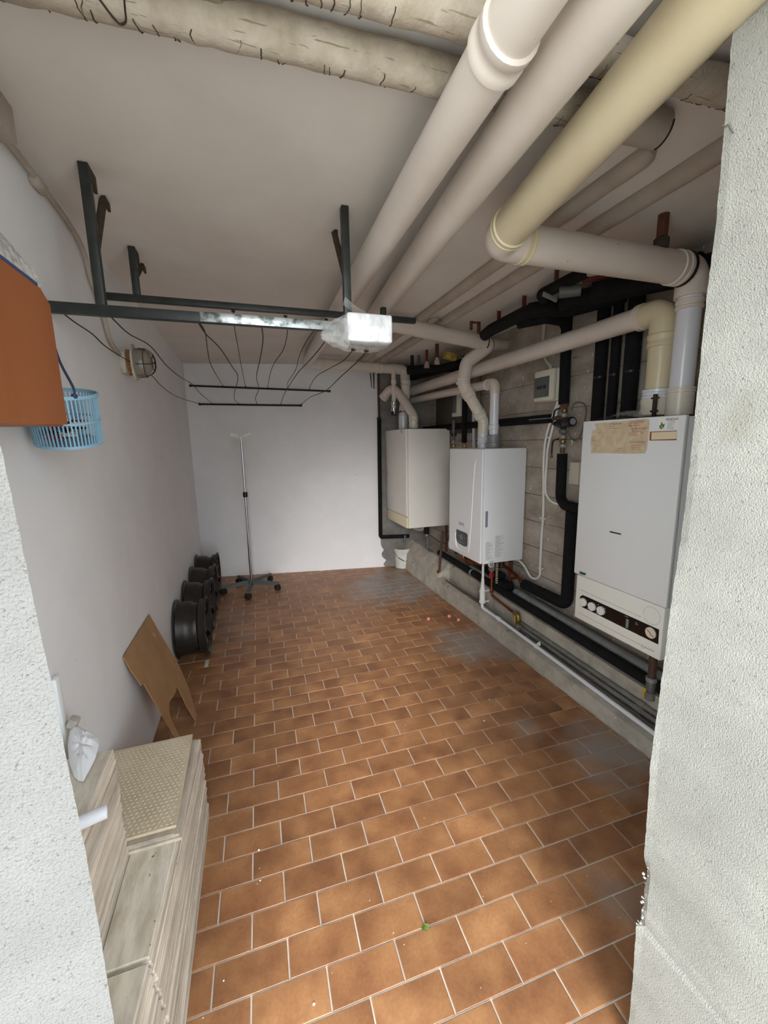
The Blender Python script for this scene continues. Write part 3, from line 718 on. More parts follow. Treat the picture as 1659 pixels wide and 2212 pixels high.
mb = MB(); pts = spline([f2(x, y) for x, y in ((1029, 994), (1026, 1005), (1022, 1060), (1018, 1130), (1013, 1186), (1009, 1193), (998, 1190), (988, 1183), (985, 1172), (984, 1150))], 5)
mb.sweep([p+V(-.001, 0, 0) for p in pts], .0035, 6); mb.build('trim_line', 'enamel', fp)
blk = [f2(x, y) for x, y in ((986.5, 1143), (1007, 1151.5), (1010, 1155), (1009.5, 1177), (1008, 1181), (1003, 1180), (991, 1173), (987.5, 1168), (986, 1160))]
mb = MB(); mb.prism([p for p in blk], V(-.003, 0, 0)); cp_ = mb.build('control_panel', 'black_gloss', fp)
scr = [f2(x, y)+V(-.003, 0, 0) for x, y in ((993.5, 1153), (1001, 1156), (1000.5, 1167), (993.8, 1164))]
mb = MB(); mb.prism(scr, V(-.0008, 0, 0)); mb.build('display', 'smoke_glass', cp_)
for (x, y) in ((990.5, 1157), (1004, 1162), (990, 1167), (992.8, 1168.5), (996, 1170), (999.5, 1171.5), (1003, 1172.5)):
    mb = MB(); mb.lathe(f2(x, y)+V(-.003, 0, 0), (-1, 0, 0), [(0, .0055), (.0006, .0055), (.0008, .0001)], 10); mb.build('button', 'ink_grey', cp_)
c_ = f2(997, 1132); text(None, 'lettering', 'BAXI', .034, c_+V(-.001, 0, 0), EY_, EZ_, 'ink_grey', fp)
mb = MB(); c_ = f2(972, 1177); mb.prism([c_+V(-.0003, .02, .02), c_+V(-.0003, -.012, .02), c_+V(-.0003, -.012, -.02), c_+V(-.0003, .02, -.02)], V(-.0006, 0, 0)); st = mb.build('sticker', 'white_paper', fp)
mb = MB(); rr = random.Random(3); strip_lines(mb, c_+V(-.001, .004, .017), (0, -1, 0), (0, 0, 1), 6, .002, .006, (-1, 0, 0), rr, .014); mb.build('print', 'ink_red', st)
for (u0, v0, u1, v1, mt, m2) in ((.05, .80, .24, .975, 'white_paper', 'ink_grey'), (.27, .79, .50, .96, 'white_paper', 'ink_grey'), (.035, .53, .09, .67, 'ink_grey', 'ink_grey')):
    xa = x0+.02+u0*(.33); xb = x0+.02+u1*.33; za = z1-v0*(z1-z0); zb = z1-v1*(z1-z0)
    za += .03*(u0 > .2); mb = MB(); mb.prism([V(xa, y0-.0002, zb), V(xb, y0-.0002, zb), V(xb, y0-.0002, za), V(xa, y0-.0002, za)], V(0, -.0006, 0)); st = mb.build('sticker', mt, t)
    mb = MB(); strip_lines(mb, V(xa+.004, y0-.0008, za-.006), (1, 0, 0), (0, 0, 1), int((za-zb-.008)/.0065), .0024, .0065, (0, -1, 0), rr, (xb-xa)*.9); mb.build('print', m2, st)
# pressure gauge and valves under it
g = thing('pressure_gauge', 'round white pressure gauge hanging under the middle boiler', 'gauge', (1.47, 2.25, .47))
gc = PY(1060, 1219, 2.26)
mb = MB(); mb.lathe(gc, (-.25, -1, .1), [(0, .017), (.004, .0195), (.012, .0195), (.015, .017), (.0152, .0001)], 26); gb = mb.build('case', 'white_plastic', g)
dn = V(-.25, -1, .1).normalized(); mb = MB(); mb.lathe(gc+dn*.0153, dn, [(0, .014), (.0005, .0145), (.0008, .012), (.0008, .011)], 22); mb.build('scale_ring', 'ink_grey', gb)
mb = MB(); mb.sweep([gc+dn*.0165+V(-.006, 0, -.004), gc+dn*.0165+V(.007, 0, .006)], .001, 5); mb.build('needle', 'ink', gb)
wh = V(1.475, 2.30, 0)
t2 = thing('condensate_drain', 'white plastic drain pipe with clamp, running along the kerb', 'pipe', (1.47, 2.3, .48))
pT = PX(1040, 1225, 1.50); pM = PX(1037, 1272, 1.50); pB = PX(1037, 1304, 1.50)
k0 = V(1.512, pT.y+.02, zk(pT.y)+.02)
xk = 1.512
pk = [PX(1048, 1318, xk), PX(1080, 1341, xk), PX(1412, 1602, xk)]
for p in pk: p.z = max(p.z, zk(p.y)+.011)
pT = V(xk-.012, pk[0].y+.02, z0+.02); pB = V(xk-.012, pk[0].y+.02, pk[0].z+.03)
mb = MB(); mb.sweep([pT, pT+(pB-pT)*.5], .0085, 14); mb.build('hose', 'white_plastic', t2)
mb = MB(); mb.sweep([pT+(pB-pT)*.44, pT+(pB-pT)*.62, pT+(pB-pT)*.70], [.010, .014, .020], 14); mb.build('cone', 'white_plastic', t2)
mb = MB(); za_ = pT+(pB-pT)*.70; zb_ = pT+(pB-pT)*.97; mb.cyl(za_, zb_, .020, seg=18); sb_ = mb.build('sleeve', 'white_plastic', t2)
for f in (.72, .95):
    mb = MB(); p = pT+(pB-pT)*f; mb.lathe(p-V(0, 0, .004), (0, 0, 1), [(0, .021), (.002, .024), (.007, .024), (.009, .021)], 18); mb.rbox(p+V(.015, -.006, -.004), p+V(.052, .006, .005), .002); mb.build('clamp', 'white_plastic', sb_)
endp = pk[2]; d_ = (pk[2]-pk[1]).normalized(); fin = pk[2]+d_*.42
mb = MB(); mb.sweep(fillet([pB+V(0, 0, .01), V(pB.x, pB.y, pk[0].z+.003), pk[1], fin], .035), .0105, 16); mb.build('drain_pipe', 'pvc_white', t2)
for px_ in ((1076, 1338), (1158, 1399)):
    p = PX(*px_, xk); p.z = pk[1].z+(p.y-pk[1].y)/(fin.y-pk[1].y)*(fin.z-pk[1].z)
    if px_[0] < 1100:
        mb = MB(); mb.lathe(p-d_*.02, d_, [(0, .012), (.003, .0145), (.040, .0145), (.043, .012)], 14); mb.build('coupling', 'pvc_white', t2)
    else:
        mb = MB(); mb.lathe(p-d_*.008, d_, [(0, .011), (.002, .0135), (.014, .0135), (.016, .011)], 14); mb.prism([p+V(.01, -.012, .008), p+V(.01, .012, .008), p+V(.016, .0, .026)], V(.012, 0, 0)); mb.build('clip', 'white_plastic', t2)

# ---- near boiler (old, two-part front with knobs)
x0, y0, y1, z0, zm, z1 = 1.42, 1.012, 1.460, .464, .677, 1.372
t = thing('wall_boiler', 'old white boiler with black knob panel and torn label, nearest the pillar', 'boiler', (1.6, 1.24, z0), 'boilers on the right wall')
mb = MB(); mb.rbox((x0+.018, y0+.004, zm-.0), (WX-.01, y1-.004, z1-.004), .003, 2); mb.build('casing', 'enamel_grey', t)
mb = MB(); mb.rbox((x0, y0, zm+.002), (x0+.017, y1, z1), .003, 2); fp = mb.build('front_cover', 'enamel_grey', t)
mb = MB(); mb.rbox((x0+.004, y0+.006, z0), (WX-.06, y1-.014, zm-.002), .006, 2); cb = mb.build('control_box', 'enamel_ivory', t)
mb = MB(); mb.rbox((x0+.06, y0+.03, z1-.004), (x0+.30, y1-.03, z1+.004), .002); mb.build('top_plate', 'steel_rusty', t)
def f1(px_, py_, off=0.0): return PX(px_, py_, x0+.004-off)
top_l = [(1259, 1286), (1424, 1360)]
pan = [f1(*p) for p in ((1252, 1296), (1254, 1288), (1259, 1285.5), (1268, 1289), (1340, 1322), (1424, 1360), (1422, 1392), (1340, 1352), (1290, 1327), (1259, 1312), (1254, 1307))]
mb = MB(); mb.prism(pan, V(-.0015, 0, 0)); pn = mb.build('dial_panel', 'black_gloss', cb)
for (x, y, r) in ((1260.5, 1300.5, .0195), (1279.5, 1310, .0195), (1299, 1319, .0195)):
    c_ = f1(x, y, .0015); mb = MB(); mb.lathe(c_, (-1, 0, 0), [(0, r), (.008, r*.97), (.010, r*.85), (.0102, .0001)], 22); kn = mb.build('knob', 'white_plastic', pn)
    mb = MB(); mb.rbox(c_+V(-.0125, -.002, -r*.8), c_+V(-.0101, .002, r*.8), .0006); mb.build('grip', 'white_plastic', pn)
c_ = f1(1406, 1367, .0015); mb = MB(); mb.lathe(c_, (-1, 0, 0), [(0, .0215), (.003, .0215), (.0032, .0001)], 26); ga = mb.build('gauge', 'dial', pn)
mb = MB(); mb.sweep([c_+V(-.0036, .014, .008), c_+V(-.0036, .002, .001), c_+V(-.0036, -.003, -.006), c_+V(-.0036, -.014, -.010)], .0011, 5); mb.build('needle', 'ink', pn)
mb = MB(); rr = random.Random(8)
for i in range(6): 
    p = f1(1355.5-.3*i, 1339+3.2*i, .0016); mb.prism([p+V(0, .006, .0016), p+V(0, -.006, .0016), p+V(0, -.006, -.0016), p+V(0, .006, -.0016)], V(-.0004, 0, 0))
strip_lines(mb, f1(1350, 1330, .0016), (0, -1, 0), (0, 0, 1), 1, .002, .004, (-1, 0, 0), rr, .03)
strip_lines(mb, f1(1373, 1344, .0016), (0, -1, 0), (0, 0, 1), 2, .002, .006, (-1, 0, 0), rr, .014)
strip_lines(mb, f1(1378, 1371, .0016), (0, -1, 0), (0, 0, 1), 1, .002, .004, (-1, 0, 0), rr, .028)
for (x, y) in ((1268, 1314), (1287, 1323), (1291, 1305), (1306, 1313)): strip_lines(mb, f1(x, y, .0016), (0, -1, 0), (0, 0, 1), 1, .003, .004, (-1, 0, 0), rr, .010)
mb.build('print', 'faded_print', pn)
for (p, q_) in (((1252, 1273), (1385, 1333)), ((1249, 1323), (1412, 1408))):
    mb = MB(); mb.sweep([f1(*p), f1(*q_)], .0008, 4); mb.build('groove', 'ink_grey', cb)
mb = MB(); c_ = f1(1408, 1330); mb.sweep([c_+V(0, math.cos(x)*.034, math.sin(x)*.034) for x in [i*.18-.2 for i in range(34)]], .0005, 4); mb.build('groove', 'ink_grey', cb)
mb = MB(); mb.sweep(spline([f1(x, y, .0004) for x, y in ((1388, 1391), (1386, 1399), (1391, 1400), (1395, 1397), (1397, 1402), (1401, 1399), (1403, 1405), (1407, 1401), (1409, 1407), (1413, 1404), (1413, 1409))], 4), .0007, 4); mb.build('script_print', 'faded_print', cb)
bad = [PX(x, y, x0) for x, y in ((1252.5, 1234), (1265, 1238), (1266, 1241), (1264, 1243), (1254, 1240), (1252, 1237))]
mb = MB(); mb.prism(bad, V(-.0015, 0, 0)); mb.build('badge', 'teal_badge', fp)
sl = [PX(x, y, x0) for x, y in ((1317.5, 1147), (1341.5, 1152.5), (1341.5, 1155.5), (1317.5, 1150))]
mb = MB(); mb.prism(sl, V(-.001, 0, 0)); mb.build('slot', 'ink', fp)
lab = [PX(x, y, x0) for x, y in ((1284, 915.5), (1290, 914), (1330, 911), (1362, 908), (1392, 905), (1402, 905.5), (1403, 912), (1402, 925), (1401, 940), (1399, 958), (1397, 970), (1394, 979), (1380, 980), (1352, 980), (1320, 979), (1290, 979), (1276, 979), (1278, 970), (1276, 962), (1277, 950), (1278, 942), (1279, 930), (1287, 928), (1288, 924))]
mb = MB(); mb.prism(lab, V(-.0008, 0, 0)); lb = mb.build('torn_label', 'paper', fp)
def l1(x, y): return PX(x, y, x0-.0009)
for (x, y, s_, body, m_) in ((1329, 916, .011, 'ISTRUZIONI', 'ink_brown'), (1376, 911, .010, 'AVVERTENZE', 'ink_red'), (1383, 926, .009, 'IMPORTANTE', 'ink_red'), (1375, 931.5, .009, 'MODELLO', 'ink_red'), (1377, 955.5, .011, 'ATTENZIONE', 'ink_brown')):
    text(None, 'lettering', body, s_, l1(x, y), EY_, EZ_, m_, lb)
mb = MB(); mb.cur = 0
for (x, y, n_, wd) in ((1316, 921, 2, .04), (1279, 943, 3, .025), (1284, 960, 3, .025), (1334, 968, 2, .022), (1292, 934, 2, .015)): strip_lines(mb, l1(x, y), (0, -1, 0), (0, 0, 1), n_, .0022, .0075, (-1, 0, 0), rr, wd)
mb.build('print', 'ink_brown', lb)
mb = MB()
for (x, y, n_, wd) in ((1358, 914.5, 2, .05), (1357, 935, 2, .048), (1364, 961, 3, .046)): strip_lines(mb, l1(x, y), (0, -1, 0), (0, 0, 1), n_, .0024, .0075, (-1, 0, 0), rr, wd, .8)
mb.build('print', 'ink_red', lb)
mb = MB(); mb.prism([PX(x, y, x0) for x, y in ((1422, 903), (1466.5, 900), (1465, 926), (1420, 927))], V(-.0008, 0, 0)); st = mb.build('sticker', 'white_paper', fp)
text(None, 'lettering', 'BENEGAS', .0105, l1(1452, 905.5), EY_, EZ_, 'ink', st)
mb = MB(); strip_lines(mb, l1(1443, 909), (0, -1, 0), (0, 0, 1), 6, .0018, .0055, (-1, 0, 0), rr, .028, .6); mb.build('print', 'ink_grey', st)
mb = MB(); c_ = l1(1430, 917)
mb.prism([c_+V(0, y, z) for y, z in ((.008, -.013), (0, -.016), (-.008, -.010), (-.010, .002), (-.003, .0), (0, .008), (.004, .008), (.003, 0), (.009, -.003))], V(-.0004, 0, 0)); mb.build('emblem', 'green_print', st)
mb = MB(); c_ = l1(1430, 922); mb.lathe(c_, (-1, 0, 0), [(0, .004), (.0006, .004), (.0008, .0001)], 8); mb.build('emblem', 'yellow', st)
mb = MB(); mb.prism([PX(x, y, x0) for x, y in ((1404.5, 932.5), (1462.5, 930), (1461.5, 951), (1403, 951.8))], V(-.0012, 0, 0)); bd = mb.build('blank_plate', 'seal', fp)
mb = MB(); mb.prism([PX(x, y, x0-.0012) for x, y in ((1408, 934), (1462.5, 931.5), (1461, 948), (1407, 950))], V(-.0006, 0, 0)); mb.build('plate_face', 'enamel_cream', bd)
# clear plastic bag and iron bracket lying on top of the near boiler
mb = MB(); r2 = random.Random(6); vs = []
for i in range(13):
    f = i/12; y = 1.43-.17*f
    for k in range(8):
        g_ = k/7; vs.append(V(x0+.05+.13*g_, y+r2.uniform(-.003, .003), z1+.008+.034*math.sin(PI*min(1, f*1.02))**.8*math.sin(PI*(g_*.8+.1))*(.4+.9*f)+r2.uniform(-.001, .001)))
mb.add(vs, [(i*8+k, i*8+k+1, (i+1)*8+k+1, (i+1)*8+k) for i in range(12) for k in range(7)])
tag(mb.build('plastic_bag', 'film', smooth=35), 'crumpled clear plastic sheet lying on the near boiler', 'bag')
b_ = thing('duct_clamp', 'rusty bolted clamp beside the beige pipe on the near boiler', 'clamp', (1.53, 1.26, 1.38))
for i, p in enumerate(((1.535, 1.225, 1.40), (1.535, 1.225, 1.45))):
    mb = MB(); mb.sweep([V(p[0], p[1]-.018, p[2]), V(p[0], p[1]+.012, p[2])], .004, 8); mb.build('bolt', 'steel_rusty', b_)
mb = MB(); mb.rbox((1.529, 1.215, 1.376), (1.541, 1.228, 1.465), .002); mb.build('strap', 'steel_rusty', b_)
mb = MB(); mb.rbox((1.50, 1.30, 1.376), (1.55, 1.36, 1.384), .002); mb.cyl((1.525, 1.33, 1.38), (1.525, 1.33, 1.41), .009, seg=6); mb.cyl((1.525, 1.33, 1.395), (1.525, 1.33, 1.402), .017, seg=12); tag(mb.build('vent_valve', 'steel_rusty'), 'small rusty valve on top of the near boiler', 'valve')

# ---- far boiler
x0, y0, y1, z0, z1 = 1.324, 3.342, 3.895, .524, 1.410
t = thing('wall_boiler', 'old cream boiler with a yellowed bottom band, farthest by the back corner', 'boiler', (1.54, 3.6, z0), 'boilers on the right wall')
mb = MB(); mb.rbox((x0+.022, y0, z0), (WX-.02, y1, z1-.003), .003, 2); mb.build('casing', 'enamel_old', t)
mb = MB(); mb.rbox((x0, y0+.003, z0+.105), (x0+.021, y1, z1), .008, 3); fp = mb.build('front_cover', 'enamel_old', t)
mb = MB(); mb.rbox((x0+.002, y0+.001, z0), (x0+.0215, y1, z0+.101), .012, 3); mb.build('bottom_band', 'enamel_cream', t)
mb = MB(); c_ = PX(837, 1024, x0); mb.lathe(c_+V(.001, 0, 0), (-1, 0, 0), [(0, .006), (.002, .006), (.0022, .0001)], 10); mb.build('screw', 'lead_grey', fp)
text(None, 'lettering', 'VG', .036, PX(867.5, 933, x0-.001), EY_, EZ_, 'ink_grey', fp)
mb = MB(); mb.rbox((x0+.03, y0+.05, z1-.004), (x0+.36, y1-.05, z1+.004), .002); mb.build('top_plate', 'steel_rusty', t)

# ================================================================== WALL PIPES ON THE RIGHT
def simple(name, label, cat, pts, r, m, br=.05, group=None, seg=16, extra=None):
    t = thing(name, label, cat, pts[0], group); mb = MB(); mb.sweep(fillet(pts, br) if br else pts, r, seg); mb.build('pipe_section', m, t)
    for e in (extra or []):
        nm, p, d, ln, rr_, mm = e; d = Vector(d).normalized(); mb = MB(); mb.lathe(Vector(p)-d*ln/2, d, [(0, rr_*.9), (ln*.1, rr_), (ln*.9, rr_), (ln, rr_*.9)], 14); mb.build(nm, mm, t)
    return t
XW = 1.715
# three insulated risers beside the near boiler
for (lab, px_, r, top) in (('wide black insulated riser, left of the three behind the near boiler', 1291, .030, 680), ('narrow black insulated riser, middle of the three behind the near boiler', 1321, .023, 690), ('wide black insulated riser, right of the three behind the near boiler', 1357, .034, 640)):
    p = PX(px_, 880, 1.725); simple('insulated_riser', lab, 'pipe', [V(1.725, p.y, 1.10), V(1.725, p.y, 1.93)], r, 'foam', 0, extra=[('joint', (1.725, p.y, 1.60), (0, 0, 1), .012, r*1.03, 'black_plastic')])
# riser with thermostat valve between middle and near boilers
yv = PX(1219, 900, XW).y
t = simple('insulated_riser', 'black insulated riser with brass valves between the middle and near boilers', 'pipe', [V(XW, yv+.02, 1.97), V(XW, yv+.01, 1.49)], .028, 'foam', 0)
mb = MB(); mb.sweep([V(XW, yv, 1.50), V(XW, yv, 1.22)], .013, 12); mb.build('stem', 'brown_pipe', t)
for z, r_, mm in ((1.485, .020, 'rust'), (1.455, .018, 'brass'), (1.43, .016, 'galv'), (1.395, .026, 'lead_grey'), (1.365, .022, 'black_plastic'), (1.34, .026, 'lead_grey'), (1.31, .019, 'galv'), (1.285, .018, 'brass'), (1.26, .021, 'galv')):
    mb = MB(); mb.lathe((XW, yv, z-.010), (0, 0, 1), [(0, r_*.85), (.004, r_), (.016, r_), (.02, r_*.85)], 8 if mm == 'brass' else 14); mb.build('fitting', mm, t)
mb = MB(); vb = V(XW-.01, yv, 1.385); mb.lathe(vb, (-.15, -1, .06), [(0, .018), (.02, .027), (.085, .027), (.092, .024), (.0925, .0001)], 20); ac = mb.build('actuator', 'black_plastic', t)
mb = MB(); mb.lathe(vb+V(-.15, -1, .06).normalized()*.093, (-.15, -1, .06), [(0, .018), (.001, .018), (.0012, .015), (.0012, .0145)], 16); mb.build('dial', 'ink_grey', ac)
mb = MB(); mb.lathe(vb, (0, 1, -.02), [(0, .022), (.03, .022), (.034, .014), (.06, .014)], 14); mb.build('fitting', 'black_plastic', t)
for zz, zt2 in ((1.47, 1.40), (1.30, 1.21)):
    mb = MB(); mb.sweep(spline([V(XW-.02, yv+.01, zz), V(XW-.03, yv+.04, zz-.01), V(XW-.03, yv+.05, zz-.03), V(XW-.03, yv+.052, zt2)], 5), .0045, 8); mb.lathe((XW-.03, yv+.052, zt2-.012), (1, 0, 0), [(-.002, .006), (-.002, .009), (.002, .009), (.002, .006)], 12, close=True); mb.build('lever', 'black_plastic', t)
lo = PX(1213, 1070, XW)
simple('insulated_pipe', 'black foam sleeved pipe turning in under the near boiler label side', 'pipe', [V(XW, yv, 1.215), V(XW, yv-.005, .955), V(XW-.04, yv-.09, .93), V(XW-.04, yv-.20, .93)], .028, 'foam', .05)
# capillary loop
simple('capillary_tube', 'thin grey flexible tube looping beside the thermostat valve', 'cable', spline([PX(x, y, XW-.02) for x, y in ((1234, 888), (1238, 875), (1248, 869), (1262, 873), (1266, 890), (1261, 915), (1254, 940), (1243, 952), (1232, 945), (1226, 925), (1224, 905))], 4), .004, 'lead_grey', 0, seg=8)
# horizontal black pipe behind with lettering
a = PX(1190, 904, 1.735); b_ = V(1.735, 3.9, a.z)
t = simple('insulated_pipe', 'black insulated pipe running level along the wall behind the boilers', 'pipe', [a, b_], .026, 'foam', 0)
mb = MB(); rr = random.Random(12); strip_lines(mb, V(1.7075, 2.20, a.z+.004), (0, -1, 0), (0, 0, 1), 1, .006, .01, (-1, 0, 0), rr, .25, .9); mb.build('print', 'ink_grey', t)
mb = MB(); mb.cyl(a+V(0, -.02, 0), a+V(0, -.12, 0), .012); mb.build('stub', 'brown_pipe', t)
# consumer unit with its conduits
X1 = 1.665
p = PX(1155, 806, X1); q_ = PX(1193, 868, X1)
yb0, yb1 = q_.y-.0, p.y
t = thing('fuse_box', 'small cream fuse box with a smoked window on the concrete wall', 'electrical box', (WX, (yb0+yb1)/2, 1.50))
mb = MB(); mb.rbox((X1+.028, yb0-.003, 1.515), (WX, yb1+.003, 1.695), .004); bx = mb.build('back_box', 'box_plastic', t)
mb = MB(); mb.rbox((X1, yb0, 1.518), (X1+.026, yb1, 1.692), .006); cv = mb.build('cover', 'box_plastic', t)
mb = MB(); mb.rbox((X1-.004, yb0+.032, 1.54), (X1+.002, yb1-.004, 1.655), .003); dr = mb.build('window', 'smoke_glass', cv)
for i in range(3):
    mb = MB(); mb.rbox((X1-.006, yb0+.055+i*.028, 1.588), (X1-.003, yb0+.075+i*.028, 1.606), .001); mb.build('switch', 'ink', dr)
for k, (lab, dy) in enumerate((('left white conduit dropping from the fuse box to the middle boiler', .03), ('right white conduit dropping from the fuse box towards the near boiler', .0))):
    XC = 1.745
    if k == 0: pts = [V(XC, yb0+.045, 1.52)] + [PX(x, y, XC) for x, y in ((1177, 960), (1174, 1100), (1170, 1160), (1167, 1225), (1166, 1242), (1158, 1250), (1146, 1246), (1136, 1228), (1124, 1213), (1110, 1208))]
    else: pts = [V(XC-.01, yb0+.018, 1.52)] + [PX(x, y, XC-.01) for x, y in ((1185, 960), (1181, 1000), (1178, 1057), (1184, 1075), (1196, 1086), (1215, 1089), (1246, 1087))]
    t2 = simple('conduit', lab, 'conduit', spline(pts, 5), .0075, 'white_plastic', 0, seg=10)
    for f in ((1173, 1120), (1168, 1228)) if k == 0 else ((1184, 945),):
        c_ = PX(*f, XC); mb = MB(); mb.rbox(c_+V(-.010, -.016, -.005), c_+V(.014, .016, .006), .002); mb.build('clip', 'white_plastic', t2)
simple('conduit', 'short grey conduit curving down from the ceiling into the fuse box', 'conduit', spline([PX(x, y, 1.74) for x, y in ((1176, 700), (1173, 740), (1178, 775), (1188, 790), (1190, 803))], 5), .010, 'pale_plastic', 0, seg=10)
mb = MB(); c_ = PX(1242, 985, 1.74); mb.rbox((1.725, c_.y-.05, .985+.06), (WX, c_.y+.02, 1.17), .003); tag(mb.build('junction_box', 'pale_plastic'), 'beige junction box half hidden behind the near boiler', 'electrical box')
# near insulated loop: up beside near boiler, down and back
pa = PX(1236, 1105, XW-.005); pb_ = PX(1226, 1308, XW-.005); pc_ = PX(1132, 1262, XW-.005)
t = simple('insulated_pipe', 'thick black foam pipe bent upright beside the near boiler', 'pipe', [V(XW-.005, pa.y, pa.z), V(XW-.005, pa.y, pb_.z), pc_], .034, 'foam', .045)
mb = MB(); mb.cyl((XW-.005, pa.y, pa.z), (XW-.005, pa.y, pa.z+.03), .014); mb.build('stub', 'galv', t)
t = simple('copper_pipe', 'bare copper pipe from under the middle boiler to the foam sleeve', 'pipe', [V(1.60, 2.46, .485), V(1.60, 2.46, .40), V(XW-.005, 2.42, .40), pc_+V(0, -.02, .006)], .014, 'copper', .03,
           extra=[('fitting', pc_+V(0, .03, .006), (0, 1, .1), .03, .018, 'brass'), ('fitting', pc_+V(0, .11, .02), (0, 1, .2), .03, .018, 'copper')])
simple('drop_pipe', 'dark brown pipe behind the middle boiler going down to the ledge', 'pipe', [PX(1103, 1212, 1.74), PX(1101, 1262, 1.74)], .016, 'rust', 0)
mb = MB(); c_ = V(1.66, 2.36, .27); mb.rbox(c_+V(-.03, -.08, -.01), c_+V(.05, .10, .045), .015, 3); tag(mb.build('rubber_sleeve', 'foam'), 'torn black insulation lump on the ledge under the copper pipe', 'insulation')
# copper water line with red valve in front of ledge
XA = 1.57
P1 = PX(1062, 1225, XA); P2 = PX(1062, 1286, XA); P3 = PX(1113, 1326, XA)
t = simple('copper_pipe', 'thin copper pipe with red handle, bending down to the brass valve', 'pipe', [V(XA, P1.y, .485), P2, P3], .0085, 'copper', .03, extra=[('fitting', P2+V(0, 0, .035), (0, 0, 1), .03, .011, 'copper'), ('union', P3, P3-P2, .02, .013, 'brass')])
mb = MB(); mb.lathe(V(XA, P1.y, .455), (0, 0, -1), [(0, .024), (.05, .024), (.062, .014)], 18); mb.build('filter_bowl', 'glass_lamp', t)
mb = MB(); mb.rbox((XA-.012, P1.y-.012, .345), (XA+.012, P1.y+.012, .385), .004); mb.build('handle', 'red', t)
mb = MB(); mb.sweep([V(XA+.03, P1.y-.02, .485), V(XA+.03, P1.y-.02, .31)], .0095, 10); mb.build('flexible_hose', 'galv', t)
mb = MB()
for i in range(9): mb.lathe(V(XA+.03, P1.y-.02, .32+i*.017), (0, 0, 1), [(0, .010), (.003, .0125), (.006, .010)], 10)
mb.build('hose_ribs', 'brass', t)
vt = V(XA, P3.y-.03, P3.z-.005)
t = thing('stop_valve', 'brass elbow valve with yellow lever in the wall channel', 'valve', vt)
mb = MB(); mb.sweep(fillet([P3+V(0, .0, 0), vt+V(0, 0, .012), vt+V(0, -.005, -.03)], .02), .015, 12); mb.build('body', 'brass', t)
for z in (-.02, -.04, -.06, -.08):
    mb = MB(); mb.lathe(vt+V(0, -.005, z-.012), (0, 0, 1), [(0, .012), (.003, .017), (.013, .017), (.017, .012)], 6 if z in (-.02, -.06) else 12); mb.build('nut', 'brass' if z > -.05 else 'galv', t)
mb = MB(); mb.rbox(vt+V(-.021, .004, -.045), vt+V(-.017, .012, .006), .001); mb.build('lever', 'yellow', t)
# pipes lying in the channel
for (lab, X_, dz, r, y1_) in (('corroded grey pipe in the wall channel, next to the kerb', 1.561, .0, .010, 1.95), ('corroded grey pipe in the wall channel, middle of three', 1.577, .022, .011, 2.05), ('corroded grey pipe in the wall channel, against the ledge', 1.592, .045, .011, 2.12)):
    zf = lambda y: .06+.0185*(y-.62)+dz+r
    simple('channel_pipe', lab, 'pipe', [V(X_, .63, zf(.63)), V(X_, y1_-.04, zf(y1_-.04)), V(X_+.008 if dz > .03 else X_, y1_, zf(y1_)+.01)], r, 'dull_pipe', .02, group=None, extra=[('joint', (X_, 1.2, zf(1.2)), (0, 1, .0185), .035, r*1.35, 'dull_pipe')])
# pipes on the ledge
XB = 1.634
simple('ledge_pipe', 'black insulated pipe lying on the edge of the concrete ledge', 'pipe', [V(XB, .64, zl(.64)+.027), V(XB, 3.30, zl(3.3)+.027)], .0265, 'foam', 0, extra=[('joint', (XB, 2.72, zl(2.72)+.027), (0, 1, .027), .02, .029, 'galv')])
XG = 1.696
simple('ledge_pipe', 'light grey plastic pipe on the ledge beside the black one', 'pipe', [V(XG, .64, zl(.64)+.031), V(XG, 2.25, zl(2.25)+.031)], .030, 'galv', 0,
       extra=[('joint', (XG, 2.20, zl(2.2)+.031), (0, 1, .03), .10, .034, 'galv'), ('joint', (XG, 2.10, zl(2.1)+.031), (0, 1, .03), .04, .0345, 'galv')])
simple('ledge_pipe', 'dull grey pipe on the ledge tight against the concrete wall', 'pipe', [V(1.745, .64, zl(.64)+.022), V(1.745, 3.0, zl(3)+.022)], .020, 'dull_pipe', 0)
simple('ledge_pipe', 'pale pipe on the ledge under the middle boiler', 'pipe', [V(XG, 2.32, zl(2.3)+.022), V(XG, 2.85, zl(2.85)+.022)], .020, 'galv', 0)
# under the far boiler
t = simple('gas_pipe', 'brown gas pipe dropping from the far boiler to the ledge step', 'pipe', [V(1.52, 3.02, .55), PX(949, 1236, 1.52), PX(949, 1252, 1.52), PX(962, 1254, 1.53), PX(1035, 1300, 1.53)], .0105, 'brown_pipe', .02)
gp = PX(948, 1237, 1.52)
simple('gas_pipe_tail', 'second brown pipe behind it under the far boiler', 'pipe', [V(1.70, 3.30, .53), V(1.70, 3.30, zl(3.3)+.03)], .012, 'rust', 0)
simple('gas_pipe_tail', 'reddish pipe rising at the wall between the far and middle boilers', 'pipe', [V(1.73, 3.16, .60), V(1.73, 3.16, zl(3.1)+.05)], .017, 'red_lead', 0)
gt = thing('gas_tap', 'gas tap with small yellow lever low on the brown pipe', 'valve', gp)
mb = MB(); mb.lathe(gp-V(0, 0, .02), (0, 0, 1), [(0, .012), (.004, .017), (.036, .017), (.04, .012)], 8); mb.build('body', 'steel_rusty', gt)
mb = MB(); mb.rbox(gp+V(-.024, .010, -.02), gp+V(-.016, .03, .02), .003); mb.build('lever', 'yellow', gt)
mb = MB(); c_ = PX(952, 1250, 1.525); mb.lathe(c_, (0, -1, 0), [(-.025, .010), (-.02, .015), (.02, .015), (.025, .010)], 10); mb.build('elbow', 'galv', gt)
